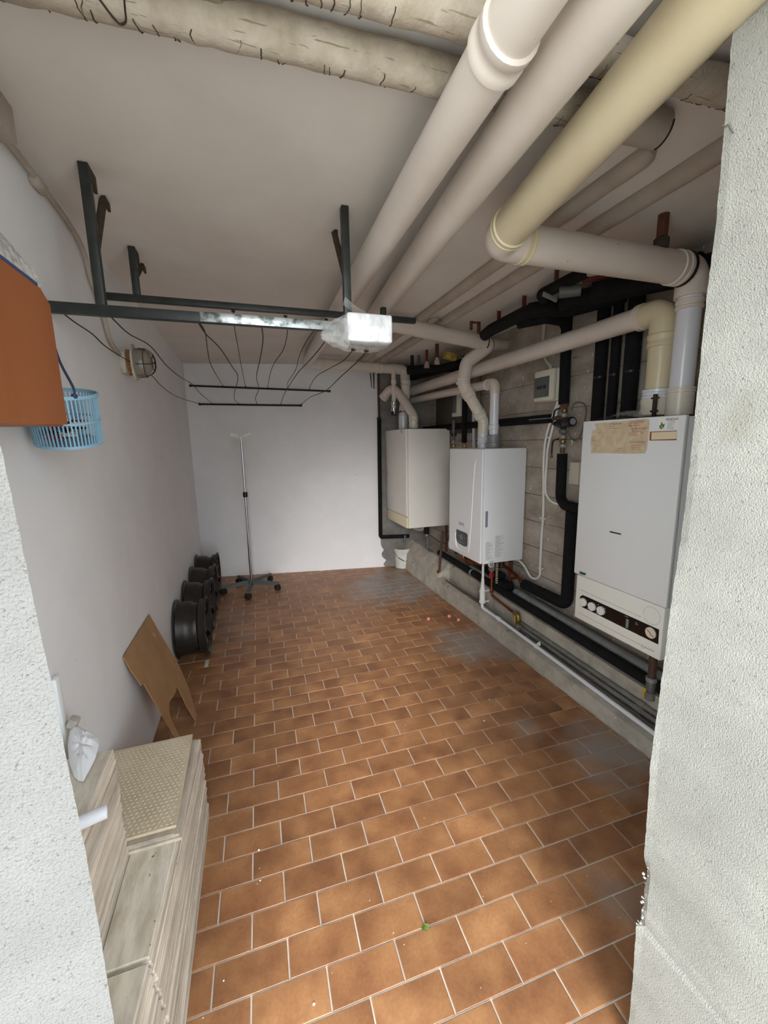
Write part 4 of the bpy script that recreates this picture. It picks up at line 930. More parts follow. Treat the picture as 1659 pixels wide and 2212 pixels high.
t = simple('drain_elbow', 'grey metal elbow dropping from the far boiler onto the ledge', 'pipe', [PX(924, 1160, 1.60), PX(924, 1187, 1.60), PX(935, 1192, 1.61)], .013, 'lead_grey', .02)
t = simple('condensate_trap', 'black insulated stub with brass end under the far boiler', 'pipe', [V(1.56, 3.43, .53), V(1.56, 3.43, .44)], .026, 'foam', 0, extra=[('fitting', (1.56, 3.43, .43), (0, 0, 1), .03, .012, 'galv')])
mb = MB(); mb.sweep(spline([V(1.50, 3.75, .53), V(1.52, 3.70, .47), V(1.55, 3.60, .45), V(1.56, 3.52, .47), V(1.57, 3.46, .53)], 5), .018, 10); tag(mb.build('trap_hose', 'dirty_white'), 'dirty corrugated hose looping under the far boiler', 'hose')
simple('cable_loop', 'thin dark cable drooping under the far boiler', 'cable', spline([V(1.56, 3.43, .45), V(1.62, 3.38, .40), V(1.68, 3.33, .36), V(1.72, 3.30, .40), V(1.73, 3.28, .52)], 5), .004, 'ink', 0, seg=6)
# big black sleeve behind the middle boiler
simple('insulated_pipe', 'black sleeved pipe curving behind the middle boiler towards the ledge', 'pipe', [V(1.71, 3.05, .62), V(1.71, 3.03, .40), V(1.71, 2.90, .33), V(1.71, 2.55, .31), V(1.69, 2.40, .33)], .030, 'foam', .06)
t = simple('service_pipes', 'copper tails with black caps under the middle boiler', 'pipe', [V(1.52, 2.68, .49), V(1.52, 2.66, .40), V(1.58, 2.52, .40), V(1.60, 2.40, .44), V(1.60, 2.36, .49)], .015, 'copper', .03, extra=[('cap', (1.56, 2.62, .44), (0, 0, 1), .06, .022, 'black_plastic'), ('cap', (1.63, 2.33, .46), (0, 0, 1), .04, .02, 'black_plastic'), ('fitting', (1.55, 2.45, .465), (0, 0, 1), .03, .015, 'brass')])
# pipe under the near boiler
pn = PX(1411, 1430, 1.60)
t = simple('gas_pipe', 'dark brown gas pipe under the near boiler with a yellow lever tap', 'pipe', [V(1.60, pn.y, .47), V(1.60, pn.y-.0, .27)], .016, 'brown_pipe', 0, extra=[('union', (1.60, pn.y, .262), (0, 0, 1), .02, .022, 'galv'), ('tap_body', (1.60, pn.y, .225), (0, 0, 1), .05, .019, 'lead_grey'), ('elbow', (1.60, pn.y, .185), (0, 0, 1), .035, .022, 'dull_pipe')])
c_ = PX(1394, 1496, 1.585); mb = MB(); mb.rbox(c_+V(-.004, -.004, -.028), c_+V(.002, .012, .02), .002); mb.build('lever', 'yellow', t)
# black insulated line on the back wall
cA = PB(806, 790, .02); p1_ = PB(819, 905, .03); p2_ = PB(822, 1160, .03); p3_ = PB(884, 1158, .03)
t = simple('insulated_riser', 'black insulated pipe in the corner of the back wall, turning right at knee height', 'pipe', [p1_, p2_, p3_], .020, 'foam', .02)
mb = MB(); mb.sweep([V(p1_.x, p1_.y, 1.97), p1_], .012, 10); mb.build('bare_pipe', 'rust', t)
mb = MB(); mb.lathe(p1_-V(0, 0, .01), (0, 0, 1), [(0, .014), (.008, .024), (.02, .024), (.03, .014)], 8); mb.build('nut', 'steel_rusty', t)
simple('overflow_stub', 'short grey stub pipe under the corner pipe above the bucket', 'pipe', [PB(875, 1156, .04), PB(874, 1172, .045)], .013, 'lead_grey', 0)
for (lab, p, q_, r) in (('rusty iron rod end on the back wall, left one under the flue', (800, 806), (803, 838), .006), ('rusty iron rod end on the back wall, right one under the flue', (807, 806), (808, 840), .008)):
    mb = MB(); mb.sweep([PB(*p, off=.012), PB(*q_, off=.012)], [r, r*.5], 8); tag(mb.build('iron_rod', 'steel_rusty'), lab, 'rod')
# metal flue segment behind the far boiler's ducts
t = simple('wall_pipe', 'pale upright pipe with chrome sleeve behind the far boiler ducts', 'pipe', [PX(850, 800, 1.33), PX(851, 895, 1.33)], .020, 'pvc', 0, extra=[])
for y, mm in ((825, 'pvc_pale'), (872, 'chrome'), (885, 'chrome'), (893, 'black_plastic')):
    c_ = PX(850.5, y, 1.33); mb = MB(); mb.lathe(c_-V(0, 0, .02), (0, 0, 1), [(0, .021), (.005, .026), (.035, .026), (.04, .021)], 14); mb.build('fitting', mm, t)
# brown board on the wall above/behind the far boiler
mb = MB(); mb.rbox((1.745, 2.98, 1.36), (WX, 3.62, 1.70), .004); tag(mb.build('wall_panel', 'board_grey'), 'dark grey-brown board on the wall between far and middle boilers', 'panel')
# second fuse box + valves between far and middle boilers
t = thing('fuse_box', 'white fuse box partly hidden by pipes between the far and middle boilers', 'electrical box', (1.72, 2.75, 1.5))
p = PX(980, 862, 1.69)
mb = MB(); mb.rbox((1.70, p.y-.09, 1.50), (WX, p.y+.05, 1.72), .004); bx = mb.build('back_box', 'box_plastic', t)
mb = MB(); mb.rbox((1.695, p.y-.03, 1.53), (1.701, p.y+.045, 1.69), .003); mb.build('window', 'smoke_glass', bx)
for (lab, x, X_, z0_, z1_) in (('left pair of valves with black cap between far and middle boilers', 980, 1.70, 1.20, 1.47), ('right valve on a black riser between far and middle boilers', 1003, 1.70, 1.20, 1.96)):
    p = PX(x, 935, X_)
    t = simple('valve_riser', lab, 'valve', [V(X_, p.y, z0_+.08), V(X_, p.y, z1_)], .022 if x > 990 else .013, 'foam' if x > 990 else 'lead_grey', 0)
    for i, (z, r_, mm) in enumerate(((z0_+.02, .016, 'galv'), (z0_+.055, .020, 'brass'), (z0_+.09, .015, 'galv'), (z0_+.15, .026, 'black_plastic'))):
        if x > 990 and i == 3: continue
        mb = MB(); mb.lathe((X_, p.y, z-.014), (0, 0, 1), [(0, r_*.8), (.004, r_), (.024, r_), (.028, r_*.8)], 8); mb.build('fitting', mm, t)
    mb = MB(); mb.sweep([V(X_, p.y, z0_-.04), V(X_, p.y, z0_+.02)], .012, 10); mb.build('tail', 'brown_pipe', t)
simple('conduit', 'pale vertical trunking left of the middle boiler flue', 'conduit', [PX(1022, 830, 1.745), PX(1024, 975, 1.745)], .013, 'pvc_white', 0, seg=8)
simple('conduit', 'dull vertical conduit behind the middle boiler flue', 'conduit', [PX(1034, 790, 1.745), PX(1036, 975, 1.745)], .016, 'dull_pipe', 0, seg=8)

# ================================================================== BLACK PIPES UNDER THE CEILING, RIGHT
zt = 1.945
def Q(x, y, z=zt): return PZ(x, y, z)
t = simple('insulated_pipe', 'thick black pipe hung on red brackets under the ceiling, far part', 'pipe', [Q(1058, 714)+V(.03, .10, 0), Q(1062, 712), Q(1150, 668), Q(1215, 668)+V(.05, 0, 0), V(1.70, 1.55, zt)], .034, 'foam', .09)
simple('insulated_pipe', 'thick black pipe dropping from the ceiling run to the brass valve riser', 'pipe', [Q(1140, 690, 1.93)+V(.0, .08, 0), Q(1160, 687, 1.93)+V(.05, -.02, 0), V(XW, yv+.02, 1.93), V(XW, yv+.02, 1.80)], .028, 'foam', .05)
simple('insulated_pipe', 'black pipe crossing above the big flue elbow, nearest the ceiling', 'pipe', [Q(1170, 640, 1.97)+V(.03, .02, 0), Q(1170, 636, 1.97), Q(1268, 586, 1.97)], .026, 'foam', .04, extra=[])
simple('grey_pipe', 'grey bare pipe end continuing the black pipe near the ceiling', 'pipe', [Q(1268, 586, 1.972), Q(1320, 572, 1.972)+V(.08, -.05, 0)], .022, 'painted_pipe', .02)
for (lab, y_, x1_, z_, r_) in (('black header pipe across the wall top, highest of the cluster', 1.85, 1.72, 1.985, .035), ('black header pipe across the wall top, middle of the cluster', 1.62, 1.72, 1.955, .040), ('black header pipe across the wall top, nearest of the cluster', 1.42, 1.72, 1.93, .045)):
    simple('header_pipe', lab, 'pipe', [V(1.50, y_+.12, z_), V(1.60, y_, z_), V(1.715, y_-.25, z_-.01), V(1.715, y_-.62, z_-.02)], r_, 'foam', .08)
mb = MB(); mb.sweep([V(1.50, 1.60, 2.005), V(1.66, 1.42, 2.005)], .014, 8); tag(mb.build('red_bar', 'red_lead'), 'dark red iron bar above the black pipe cluster', 'bar')
simple('valve_tag_pipe', 'round grey pipe end beside the black ceiling pipe', 'pipe', [Q(1208, 632, 1.93), Q(1222, 622, 1.93)+V(.08, 0, 0)], .024, 'lead_grey', 0)
mb = MB(); c_ = Q(1190, 642, 1.915); mb.rbox(c_+V(-.045, -.004, -.010), c_+V(.035, .004, .010), .003, rot=Matrix.Rotation(.25, 3, 'Y')); tag(mb.build('label_strip', 'galv'), 'grey embossed strip tied to the black ceiling pipe', 'tag')
# hangers
for (lab, x, yt, yb_, m_, wd) in (('red bracket holding the black ceiling pipe, left of the two', 1078, 670, 700, 'red_lead', .011), ('red bracket holding the black ceiling pipe, right of the two', 1133, 637, 668, 'red_lead', .011),
                              ('rusty bracket on the ceiling left of the grey pipe end', 1203, 581, 612, 'rust', .010), ('thick rusty pipe stub out of the ceiling by the right pillar', 1434, 463, 530, 'rust', .017)):
    p = PZ(x, yt, ZC); t = thing('ceiling_bracket', lab, 'bracket', p)
    mb = MB(); mb.rbox((p.x-wd, p.y-.004, ZC-.075), (p.x+wd, p.y+.004, ZC), .001) if wd < .015 else mb.sweep([p, p-V(0, 0, .10)], .017, 12); mb.build('strap', m_, t)
    mb = MB(); mb.lathe(p-V(0, 0, .005), (0, 0, 1), [(0, .011), (.005, .016)], 9); mb.build('plaster_dab', 'dirty_white', t)
    if wd > .015:
        mb = MB(); mb.lathe(p-V(0, 0, .11), (0, 0, 1), [(0, .018), (.006, .024), (.034, .024), (.04, .018)], 8); mb.build('union', 'steel_rusty', t)
p = PZ(1018, 694, ZC); t = thing('ceiling_bracket', 'rusty hooked pipe ends out of the ceiling above the flue bend', 'bracket', p)
mb = MB(); mb.sweep([p, p-V(0, 0, .05)], .010, 8); mb.build('stub', 'rust', t); mb = MB(); q_ = p+V(.055, 0, 0); mb.sweep([q_, q_-V(0, 0, .07)], .011, 8); mb.build('stub', 'rust', t)
mb = MB(); mb.sweep([p-V(0, 0, .006), q_-V(0, 0, .006)], .006, 6); mb.build('tie', 'rust', t)
# far cluster under the ceiling in the back corner
for (lab, pts, r) in (('black pipe along the ceiling in the far right corner', [PZ(880, 800, 1.90), PZ(1000, 790, 1.90)+V(.1, 0, 0)], .035), ('lower black pipe in the far right corner', [PX(890, 815, 1.62), V(1.66, 3.0, 1.90)], .035)):
    simple('insulated_pipe', lab, 'pipe', pts, r, 'foam', 0)
for (lab, x, yt, ln, r, m_) in (('black bracket out of the ceiling in the far corner', 890, 768, .16, .016, 'black_plastic'), ('grey stub out of the ceiling in the far corner', 905, 768, .12, .012, 'lead_grey'), ('red bracket with white knob in the far corner', 922, 756, .09, .011, 'red_lead'), ('rusty bell-shaped hanger in the far corner', 944, 743, .10, .015, 'rust')):
    p = PZ(x, yt, ZC); t = thing('ceiling_stub', lab, 'bracket', p)
    mb = MB(); mb.sweep([p, p-V(0, 0, ln)], r, 10); mb.build('stub', m_, t)
    if 'bell' in lab or 'knob' in lab:
        mb = MB(); mb.lathe(p-V(0, 0, ln+.05), (0, 0, 1), [(0, .024), (.02, .022), (.05, .010)], 12); mb.build('bell', 'painted_pipe', t)
c_ = PZ(970, 762, 1.97); mb = MB(); mb.rbox(c_+V(-.04, -.02, -.05), c_+V(.06, .03, .0), .006, rot=Matrix.Rotation(.2, 3, 'Y')); tag(mb.build('foam_scrap', 'bucket_dirt'), 'yellowish foam scrap wedged among the far corner pipes', 'insulation')
mb = MB(); mb.sweep(spline([PZ(x, y, 2.02) for x, y in ((922, 695), (930, 688), (944, 686), (950, 692), (955, 698))], 4), .004, 6); tag(mb.build('wire_hook', 'galv'), 'bent wire hook on the ceiling above the crossing flue', 'hook')

# ================================================================== LEFT WALL
# painted cable tray in the corner, wall cable down to the lamp
zc_ = ZC-.03
cpts = [V(LX+.013, .62, zc_-.01), V(LX+.013, 1.62, zc_-.015), V(LX+.013, 1.80, 1.88)] + [PL(x, y, .013) for x, y in ((222, 680), (238, 735), (258, 765))]
t = simple('cable_conduit', 'overpainted conduit following the left wall corner down to the caged lamp', 'conduit', spline(cpts, 6), .008, 'painted_pipe', 0, seg=10)
mb = MB(); mb.lathe(V(LX+.012, 1.45, zc_-.014), (0, 1, 0), [(-.03, .011), (-.025, .015), (.02, .015), (.03, .011)], 10); mb.build('sleeve', 'painted_pipe', t)
c_ = PL(282, 783, .03)
lamp = thing('bulkhead_lamp', 'rusty caged bulkhead lamp on the left wall', 'lamp', (LX, c_.y, c_.z))
ly, lz = c_.y, c_.z
def oval(r_y, r_z, x, n=20, rot=.0): return [V(x, ly+math.cos(2*PI*k/n)*r_y*math.cos(rot)-math.sin(2*PI*k/n)*r_z*math.sin(rot), lz+math.cos(2*PI*k/n)*r_y*math.sin(rot)+math.sin(2*PI*k/n)*r_z*math.cos(rot)) for k in range(n)]
mb = MB(); mb.rbox((LX, ly-.055, lz-.055), (LX+.022, ly+.03, lz+.035), .004); mb.build('wall_plate', 'dirty_white', lamp)
mb = MB(); mb.prism(oval(.040, .055, LX+.02), V(.022, 0, 0)); mb.build('base', 'lamp_rust', lamp)
mb = MB(); mb.prism(oval(.062, .078, LX+.042), V(.008, 0, 0)); mb.build('flange', 'dirty_white', lamp)
mb = MB(); vs = []
for i in range(7):
    f = i/6; s_ = math.cos(f*PI/2); vs += oval(.048*max(s_, .02)**.5, .060*max(s_, .02)**.5, LX+.05+.065*math.sin(f*PI/2))
mb.add(vs, [(i*20+k, i*20+(k+1) % 20, (i+1)*20+(k+1) % 20, (i+1)*20+k) for i in range(6) for k in range(20)]+[tuple(6*20+k for k in range(20))]); mb.build('glass', 'glass_lamp', lamp)
for f in (.35, .8):
    mb = MB(); s_ = math.cos(f*PI/2)**.5; q_ = oval(.054*s_, .068*s_, LX+.05+.075*math.sin(f*PI/2), 12); mb.sweep(q_+[q_[0]], .0018, 6, caps=False); mb.build('cage_ring', 'steel_rusty', lamp)
for a_ in range(6):
    an = a_*PI/6+.2; pts = []
    for i in range(-5, 6):
        f = i/5*PI/2*.98; s_ = math.sin(f); cc = math.cos(f)
        pts.append(V(LX+.05+.080*cc**.6 if cc > 0 else LX+.05, ly+math.cos(an)*.056*s_, lz+math.sin(an)*.070*s_))
    if a_ % 2 == 0: mb = MB(); mb.sweep(pts, .0018, 6); mb.build('cage_bar', 'steel_rusty', lamp)
# orange-brown hanging cabinet near the doorway
cx0, cx1 = LX+.004, -.35; cy0, cy1 = .64, 1.038; cz0, cz1 = 1.338, 1.602
t = thing('wall_cabinet', 'orange-brown cabinet fixed high on the left wall, blue tape on top', 'cabinet', (cx0, .84, cz0))
mb = MB(); mb.rbox((cx0, cy0, cz0+.006), (cx1-.006, cy1-.002, cz1-.003), .003); mb.build('body', 'orange_board', t)
mb = MB(); mb.prism([V(cx1-.006, cy0, cz0-.004), V(cx1-.006, cy1, cz0+.010), V(cx1-.006, cy1, cz1-.020), V(cx1-.006, cy1-.035, cz1), V(cx1-.006, cy0, cz1)], V(.006, 0, 0)); mb.build('door', 'orange_board', t)
mb = MB(); mb.rbox((cx1-.010, cy0, cz1-.002), (cx1+.001, cy1-.045, cz1+.006), .002); mb.build('tape', 'blue_trim', t)
for (x, y) in ((45, 893), (90, 900), (130, 905)):
    pass
mb = MB(); r2 = random.Random(15); vs = []; nx, ny = 8, 26
for i in range(ny):
    f = i/(ny-1); y = cy0+.02+(cy1-.005-cy0-.02)*f
    for k in range(nx):
        g_ = k/(nx-1); h = .034+.030*math.sin(PI*g_)*(1+.5*math.sin(f*17))+r2.uniform(-.009, .010); vs.append(V(cx1-.006-.10*(1-g_)+r2.uniform(-.003, .003), y+r2.uniform(-.004, .004), cz1+max(h, .003) if 0 < g_ < 1 else cz1+.003+r2.uniform(0, .006)))
mb.add(vs, [(i*nx+k, i*nx+k+1, (i+1)*nx+k+1, (i+1)*nx+k) for i in range(ny-1) for k in range(nx-1)])
o = mb.build('crumpled_film', 'film_dense', smooth=20); tag(o, 'crumpled clear plastic wrap lying on the orange-brown cabinet', 'packaging')
# grey box on the ceiling corner
c1_ = [PL(x, y) for x, y in ((0, 195), (22, 215), (32, 275), (27, 298))]
mb = MB(); q1 = PZ(0, 190, ZC); mb.rbox((LX+.001, 1.06, ZC-.075), (LX+.055, 1.235, ZC-.001), .003); t = tag(mb.build('ceiling_box', 'painted_pipe'), 'grey painted box in the ceiling corner at the far left', 'box')
# clothespin basket on its cord
bc = V(-.405, 1.19, 0); R_b = .071; zb0, zb1 = 1.313, 1.427
bk = thing('peg_basket', 'light blue slatted plastic basket hanging below the rack on a cord', 'basket', (bc.x, bc.y, zb0))
tl = Matrix.Rotation(math.radians(14), 3, 'X') @ Matrix.Rotation(math.radians(2), 3, 'Y')
piv = V(bc.x, bc.y, (zb0+zb1)/2)
def tb(p): return piv + tl @ (Vector(p)-piv)
def ring(mb, z, r, rr_, hh): 
    prof = [(-hh/2, r), (-hh/2, r+rr_), (hh/2, r+rr_), (hh/2, r)]
    k0 = len(mb.v); mb.lathe((bc.x, bc.y, z), (0, 0, 1), prof, 36, close=True)
    for i in range(k0, len(mb.v)): mb.v[i] = tb(mb.v[i])
for (z, r, rr_, hh, nm) in ((zb1, R_b, .004, .008, 'rim'), (zb0+.055, R_b-.003, .004, .005, 'band'), (zb0, R_b-.006, .003, .007, 'base_ring')):
    mb = MB(); ring(mb, z, r, rr_, hh); mb.build(nm, 'blue_plastic', bk)
mb = MB(); k0 = 0; mb.lathe((bc.x, bc.y, zb0-.003), (0, 0, 1), [(0, R_b-.004), (.002, R_b-.004)], 30); mb.v = [tb(p) for p in mb.v]; mb.build('base', 'blue_plastic', bk)
slat_me = None
for k in range(56):
    an = 2*PI*k/56; e = V(math.cos(an), math.sin(an), 0); tn = V(-math.sin(an), math.cos(an), 0)
    a_ = V(bc.x, bc.y, zb0)+e*(R_b-.0035); b_ = V(bc.x, bc.y, zb1)+e*(R_b+.001)
    mb = MB(); w_ = .0016; h_ = .0012
    mb.add([tb(p) for p in (a_-tn*w_-e*h_, a_+tn*w_-e*h_, a_+tn*w_+e*h_, a_-tn*w_+e*h_, b_-tn*w_-e*h_, b_+tn*w_-e*h_, b_+tn*w_+e*h_, b_-tn*w_+e*h_)], [(0, 3, 2, 1), (4, 5, 6, 7), (0, 1, 5, 4), (1, 2, 6, 5), (2, 3, 7, 6), (3, 0, 4, 7)])
    mb.build('slat', 'blue_plastic', bk, smooth=0)
cord_top = PY(98, 668, YR)
kn = tb((bc.x+.045, bc.y-.055, zb1+.004))
mb = MB(); mb.sweep(spline([cord_top, PY(116, 740, 1.26), PY(131, 785, 1.19), kn+V(0, 0, .02), kn], 6), .0028, 6); mb.build('cord', 'blue_cord', bk)
mb = MB(); mb.lathe(kn, (.3, -1, .3), [(-.006, .003), (0, .007), (.006, .003)], 8); mb.build('knot', 'blue_cord', bk)
# pegs in it
r2 = random.Random(21)
for i in range(22):
    an = r2.uniform(0, 6.28); rr_ = R_b*.62*math.sqrt(r2.random()); p = tb(V(bc.x+math.cos(an)*rr_, bc.y+math.sin(an)*rr_, zb0+.010+.052*r2.random()))
    mt = Matrix.Rotation(r2.uniform(0, 6.28), 3, 'Z') @ Matrix.Rotation(r2.uniform(-.7, .7), 3, 'X')
    pg = thing('clothes_peg', 'small plastic clothes peg heaped inside the blue basket', 'clothespin', p, 'pegs in the blue basket')
    m_ = r2.choice(['black_rod', 'alloy_dark', 'black_rod', 'blue_trim', 'black_plastic', 'white_plastic', 'red'])
    for sgn in (-1, 1):
        mb = MB(); mb.rbox(p+V(-.018, -.003, -.0022+sgn*.003), p+V(.018, .003, .0022+sgn*.003), .001, 1, rot=mt, piv=p); mb.build('jaw', m_, pg)

# ================================================================== THINGS ON THE FLOOR
# alloy rims along the left wall
def make_rim(label, y):
    R0 = .181; xi = LX+.008; wdt = .178; xo = xi+wdt
    t = thing('wheel_rim', label, 'wheel', (xi+wdt/2, y, 0), 'bare wheel rims along the left wall')
    o_ = V(xi, y, R0)
    prof = [(0, R0), (.004, R0+.000), (.008, R0-.004), (.012, R0-.014), (.030, R0-.017), (.052, R0-.019), (.085, R0-.022), (.100, R0-.034), (.122, R0-.036), (.134, R0-.018), (.158, R0-.014), (.168, R0-.003), (.174, R0), (.178, R0), (.178, R0-.010), (.165, R0-.020), (.13, R0-.030), (.12, R0-.044), (.08, R0-.030), (.03, R0-.025), (.004, R0-.020), (0, R0-.010)]
    mb = MB(); mb.lathe(o_, (1, 0, 0), prof, 48, close=True); mb.build('barrel', 'alloy', t)
    hub = V(xo-.035, y, R0); mb = MB(); mb.lathe(hub, (1, 0, 0), [(-.03, .020), (-.03, .062), (0, .060), (.010, .050), (.012, .028), (.004, .026), (.004, .0001)], 24); hb = mb.build('hub', 'alloy_dark', t)
    for k in range(5):
        an = 2*PI*k/5+.5
        e = V(0, math.cos(an), math.sin(an)); tn = V(0, -math.sin(an), math.cos(an))
        a_ = hub+e*.045; b_ = V(xo-.018, y, R0)+e*(R0-.020)
        mb = MB()
        q_ = []
        for (p, w1, h1) in ((a_, .022, .012), ((a_+b_)/2+V(.012, 0, 0), .013, .010), (b_, .022, .009)):
            q_.append([p-tn*w1-V(h1, 0, 0), p+tn*w1-V(h1, 0, 0), p+tn*w1*.6+V(h1, 0, 0), p-tn*w1*.6+V(h1, 0, 0)])
        vs = sum(q_, []); fs = [(0, 3, 2, 1), (8, 9, 10, 11)]
        for i in range(2):
            for k2 in range(4): fs.append((i*4+k2, i*4+(k2+1) % 4, (i+1)*4+(k2+1) % 4, (i+1)*4+k2))
        mb.add(vs, fs); mb.build('spoke', 'alloy_dark', t, smooth=0)
        mb = MB(); pb2 = hub+V(.004, math.cos(an+.6)*.036, math.sin(an+.6)*.036); mb.lathe(pb2, (1, 0, 0), [(0, .006), (.010, .006), (.011, .003)], 6); mb.build('bolt_hole', 'ink', hb)
    return t
rim = make_rim('bare dark wheel rim nearest the leaning hardboard', 2.655)
for lab, y in (('second bare wheel rim from the hardboard', 3.035), ('third bare wheel rim from the hardboard', 3.405), ('bare wheel rim farthest back, beside the pole stand', 3.775)):
    dup_tree(rim, V(WORLD[rim.name].x, y, 0), lab)

# hardboard sheet leaning on the left wall
pa, pb_, pc_ = V(-.322, 1.964, 0), V(LX+.002, 2.062, .522), V(LX+.002, 1.633, .532)
hn = (pb_-pa).cross(pc_-pa).normalized()
def H(x, y): return pl(x, y, pa, hn)
ou = [(320, 1328), (345, 1370), (385, 1437), (408, 1490), (425, 1552), (420, 1556), (403, 1528), (384, 1487), (380, 1484), (379, 1494), (371, 1508), (364, 1518), (364, 1536), (368, 1555)]
pts = [H(*p) for p in ou]; leg = [H(392, 1602), H(378, 1597)]
low = []
for p, q_ in ((H(368, 1555), leg[0]), (H(345, 1545), H(378, 1597))):
    d_ = (q_-p); low.append(p + d_*(-p.z/d_.z) if abs(d_.z) > 1e-4 else q_)
pts += low + [H(x, y) for x, y in ((309, 1478), (303, 1482), (300, 1476), (283, 1452), (264, 1421), (266, 1414))]
for p in pts:
    p.x = max(p.x, LX+.003); p.z = max(p.z, .001)
if hn.x < 0: hn = -hn
mb = MB(); mb.prism(pts, hn*.0035); tag(mb.build('hardboard_sheet', 'hardboard', smooth=0), 'broken brown hardboard sheet with a notch, leaning on the left wall', 'board')

# stacks of stoneware slabs near the doorway
def slab_stack(x0_, x1_, y0_, y1_, z0_, n_, th_, seed, group, top_label, lab, jit=.006, lean=0, mt='slab'):
    skew = lean
    r2 = random.Random(seed); z = z0_
    for i in range(n_):
        a1, a2, a3, a4 = (r2.uniform(-jit, jit) for _ in range(4)); a1 = abs(a1)*.5; 
        th2 = th_*r2.uniform(.94, 1.0)
        mb = MB(); mb.rbox((x0_+(a1 if not lean else 0), y0_+a2, z), (x1_+a3*.8, y1_+a4, z+th2), .002, 1)
        if lean:
            for p in mb.v:
                if p.x > (x0_+x1_)/2: p.x -= (1.393-p.y)*(.012+.045*i/n_)
        o = mb.build('stone_slab', [mt if i == n_-1 else 'slab_edge'], smooth=0)
        if i == n_-1: tag(o, top_label, 'slab', group)
        else: tag(o, lab, 'slab', group)
        z += th_
    return z
HT = .3035
nsl = 30
slab_stack(-.345, -.217, .766, 1.393, 0, nsl, HT/nsl, 1, 'slabs of the low stack, far pile', 'top slab of the low far pile, under the patterned pieces', 'pale stoneware slab inside the low far pile', .0035, 1)
slab_stack(-.345, -.217, .60, .760, 0, nsl, HT/nsl, 2, 'slabs of the low stack, near pile', 'top slab of the low stack near the doorway, brown stains', 'pale stoneware slab inside the low near pile', .0035, 1)
slab_stack(LX+.004, -.3475, 1.025, 1.385, 0, nsl, HT/nsl, 5, 'slabs of the low stack, wall pile', 'top slab of the low pile tight against the wall', 'pale stoneware slab inside the low wall pile', .002)
nt_ = 46; ztop = .602
slab_stack(LX+.004, -.3454, .62, 1.012, 0, nt_, ztop/nt_, 3, 'slabs of the tall stack by the left wall', 'topmost slab of the tall stack, under the white rag', 'pale stoneware slab inside the tall stack', .003)
zt2 = HT
pp = [(-.346, -.232, 1.018, 1.378)]
r2 = random.Random(9)
labs = ('lowest of the four loose slabs on the low stack', 'second of the four loose slabs on the low stack', 'third of the four loose slabs on the low stack', 'diamond-textured beige slab lying on the low stack, underside up')
z = HT+.0005
mat('slab_back', '#dbcab0', .7, c2='#cbb99a', scale=12, detail=5, bump=.9, bscale=150, bdist=.003, specks=[('#8f8062', 22, .765, (1, 1, 1))])
offs = ((.010, -.012), (.004, -.008), (-.006, -.014), (-.002, .0))
for i in range(4):
    th_ = .0085; a, b = offs[i]
    mb = MB(); mb.rbox((LX+.006 if False else -.470, 1.022+b, z), (-.236+a, 1.374+b*.5, z+th_), .001, 1)
    o = mb.build('loose_slab', ['slab_back' if i == 3 else 'slab_edge'], smooth=0); tag(o, labs[i], 'slab')
    z += th_+.0012
# raised diamond ribs on the back of the top slab
ztp = z-.0012; mb = MB(); x0_, x1_, y0_, y1_ = -.468, -.240, 1.026, 1.370
st = .0125
for i in range(int((x1_-x0_)/st)):
    for j in range(int((y1_-y0_)/st)):
        cx = x0_+st*(i+.5)+(j % 2)*st*.5; cy = y0_+st*(j+.5)
        if cx+st*.45 > x1_: continue
        w_ = st*.36
        mb.add([V(cx-w_, cy, ztp-.0002), V(cx, cy-w_, ztp-.0002), V(cx+w_, cy, ztp-.0002), V(cx, cy+w_, ztp-.0002), V(cx-w_*.5, cy, ztp+.0007), V(cx, cy-w_*.5, ztp+.0007), V(cx+w_*.5, cy, ztp+.0007), V(cx, cy+w_*.5, ztp+.0007)],
               [(0, 1, 5, 4), (1, 2, 6, 5), (2, 3, 7, 6), (3, 0, 4, 7), (4, 5, 6, 7)])
mat('slab_rib', '#e0d4bb', .65)
rb = mb.build('ribs', 'slab_rib', o, smooth=0); rb['kind'] = 'stuff'
rb.location = Vector(rb.location)
# rag and plastic tube on the tall stack
ZT = ztop
rag_out = [(152, 1572), (160, 1562), (172, 1570), (182, 1578), (200, 1583), (213, 1598), (214, 1612), (206, 1640), (192, 1668), (180, 1690), (170, 1688), (160, 1680), (150, 1650), (146, 1610)]
rp = [PZ(x, y, ZT+.001) for x, y in rag_out]; cc = sum(rp, Vector())/len(rp)
mb = MB(); r2 = random.Random(31); vs = []; n = len(rp)*3; rp2 = []
for i in range(len(rp)):
    for k in range(3): rp2.append(rp[i]+(rp[(i+1) % len(rp)]-rp[i])*k/3)
rings = 7
for i in range(rings):
    f = i/(rings-1)
    for p in rp2:
        q_ = cc+(p-cc)*f; fold = abs(math.sin((q_.x*70+q_.y*110)))*.008+abs(math.sin(q_.x*190-q_.y*90+1))*.005
        vs.append(V(q_.x, q_.y, ZT+.002+(fold+.008)*(1-f**4)+r2.uniform(0, .001)))
for p in range(len(vs)): vs[p].x = max(vs[p].x, LX+.003)
mb.add(vs, [(i*n+k, i*n+(k+1) % n, (i+1)*n+(k+1) % n, (i+1)*n+k) for i in range(rings-1) for k in range(n)])
tag(mb.build('rag', 'rag', smooth=50), 'crumpled white cloth lying on the tall slab stack', 'cloth')
a = PZ(172, 1778, ZT+.013); b = PZ(231, 1752, ZT+.013); a = a + (a-b).normalized()*.02
mb = MB(); d_ = (b-a).normalized(); mb.lathe(a, d_, [(0, .0105), (0, .0125), ((b-a).length, .0125), ((b-a).length, .0105)], 20, close=True); tag(mb.build('plastic_tube', 'pvc_white'), 'short white plastic tube lying across the tall slab stack', 'tube')
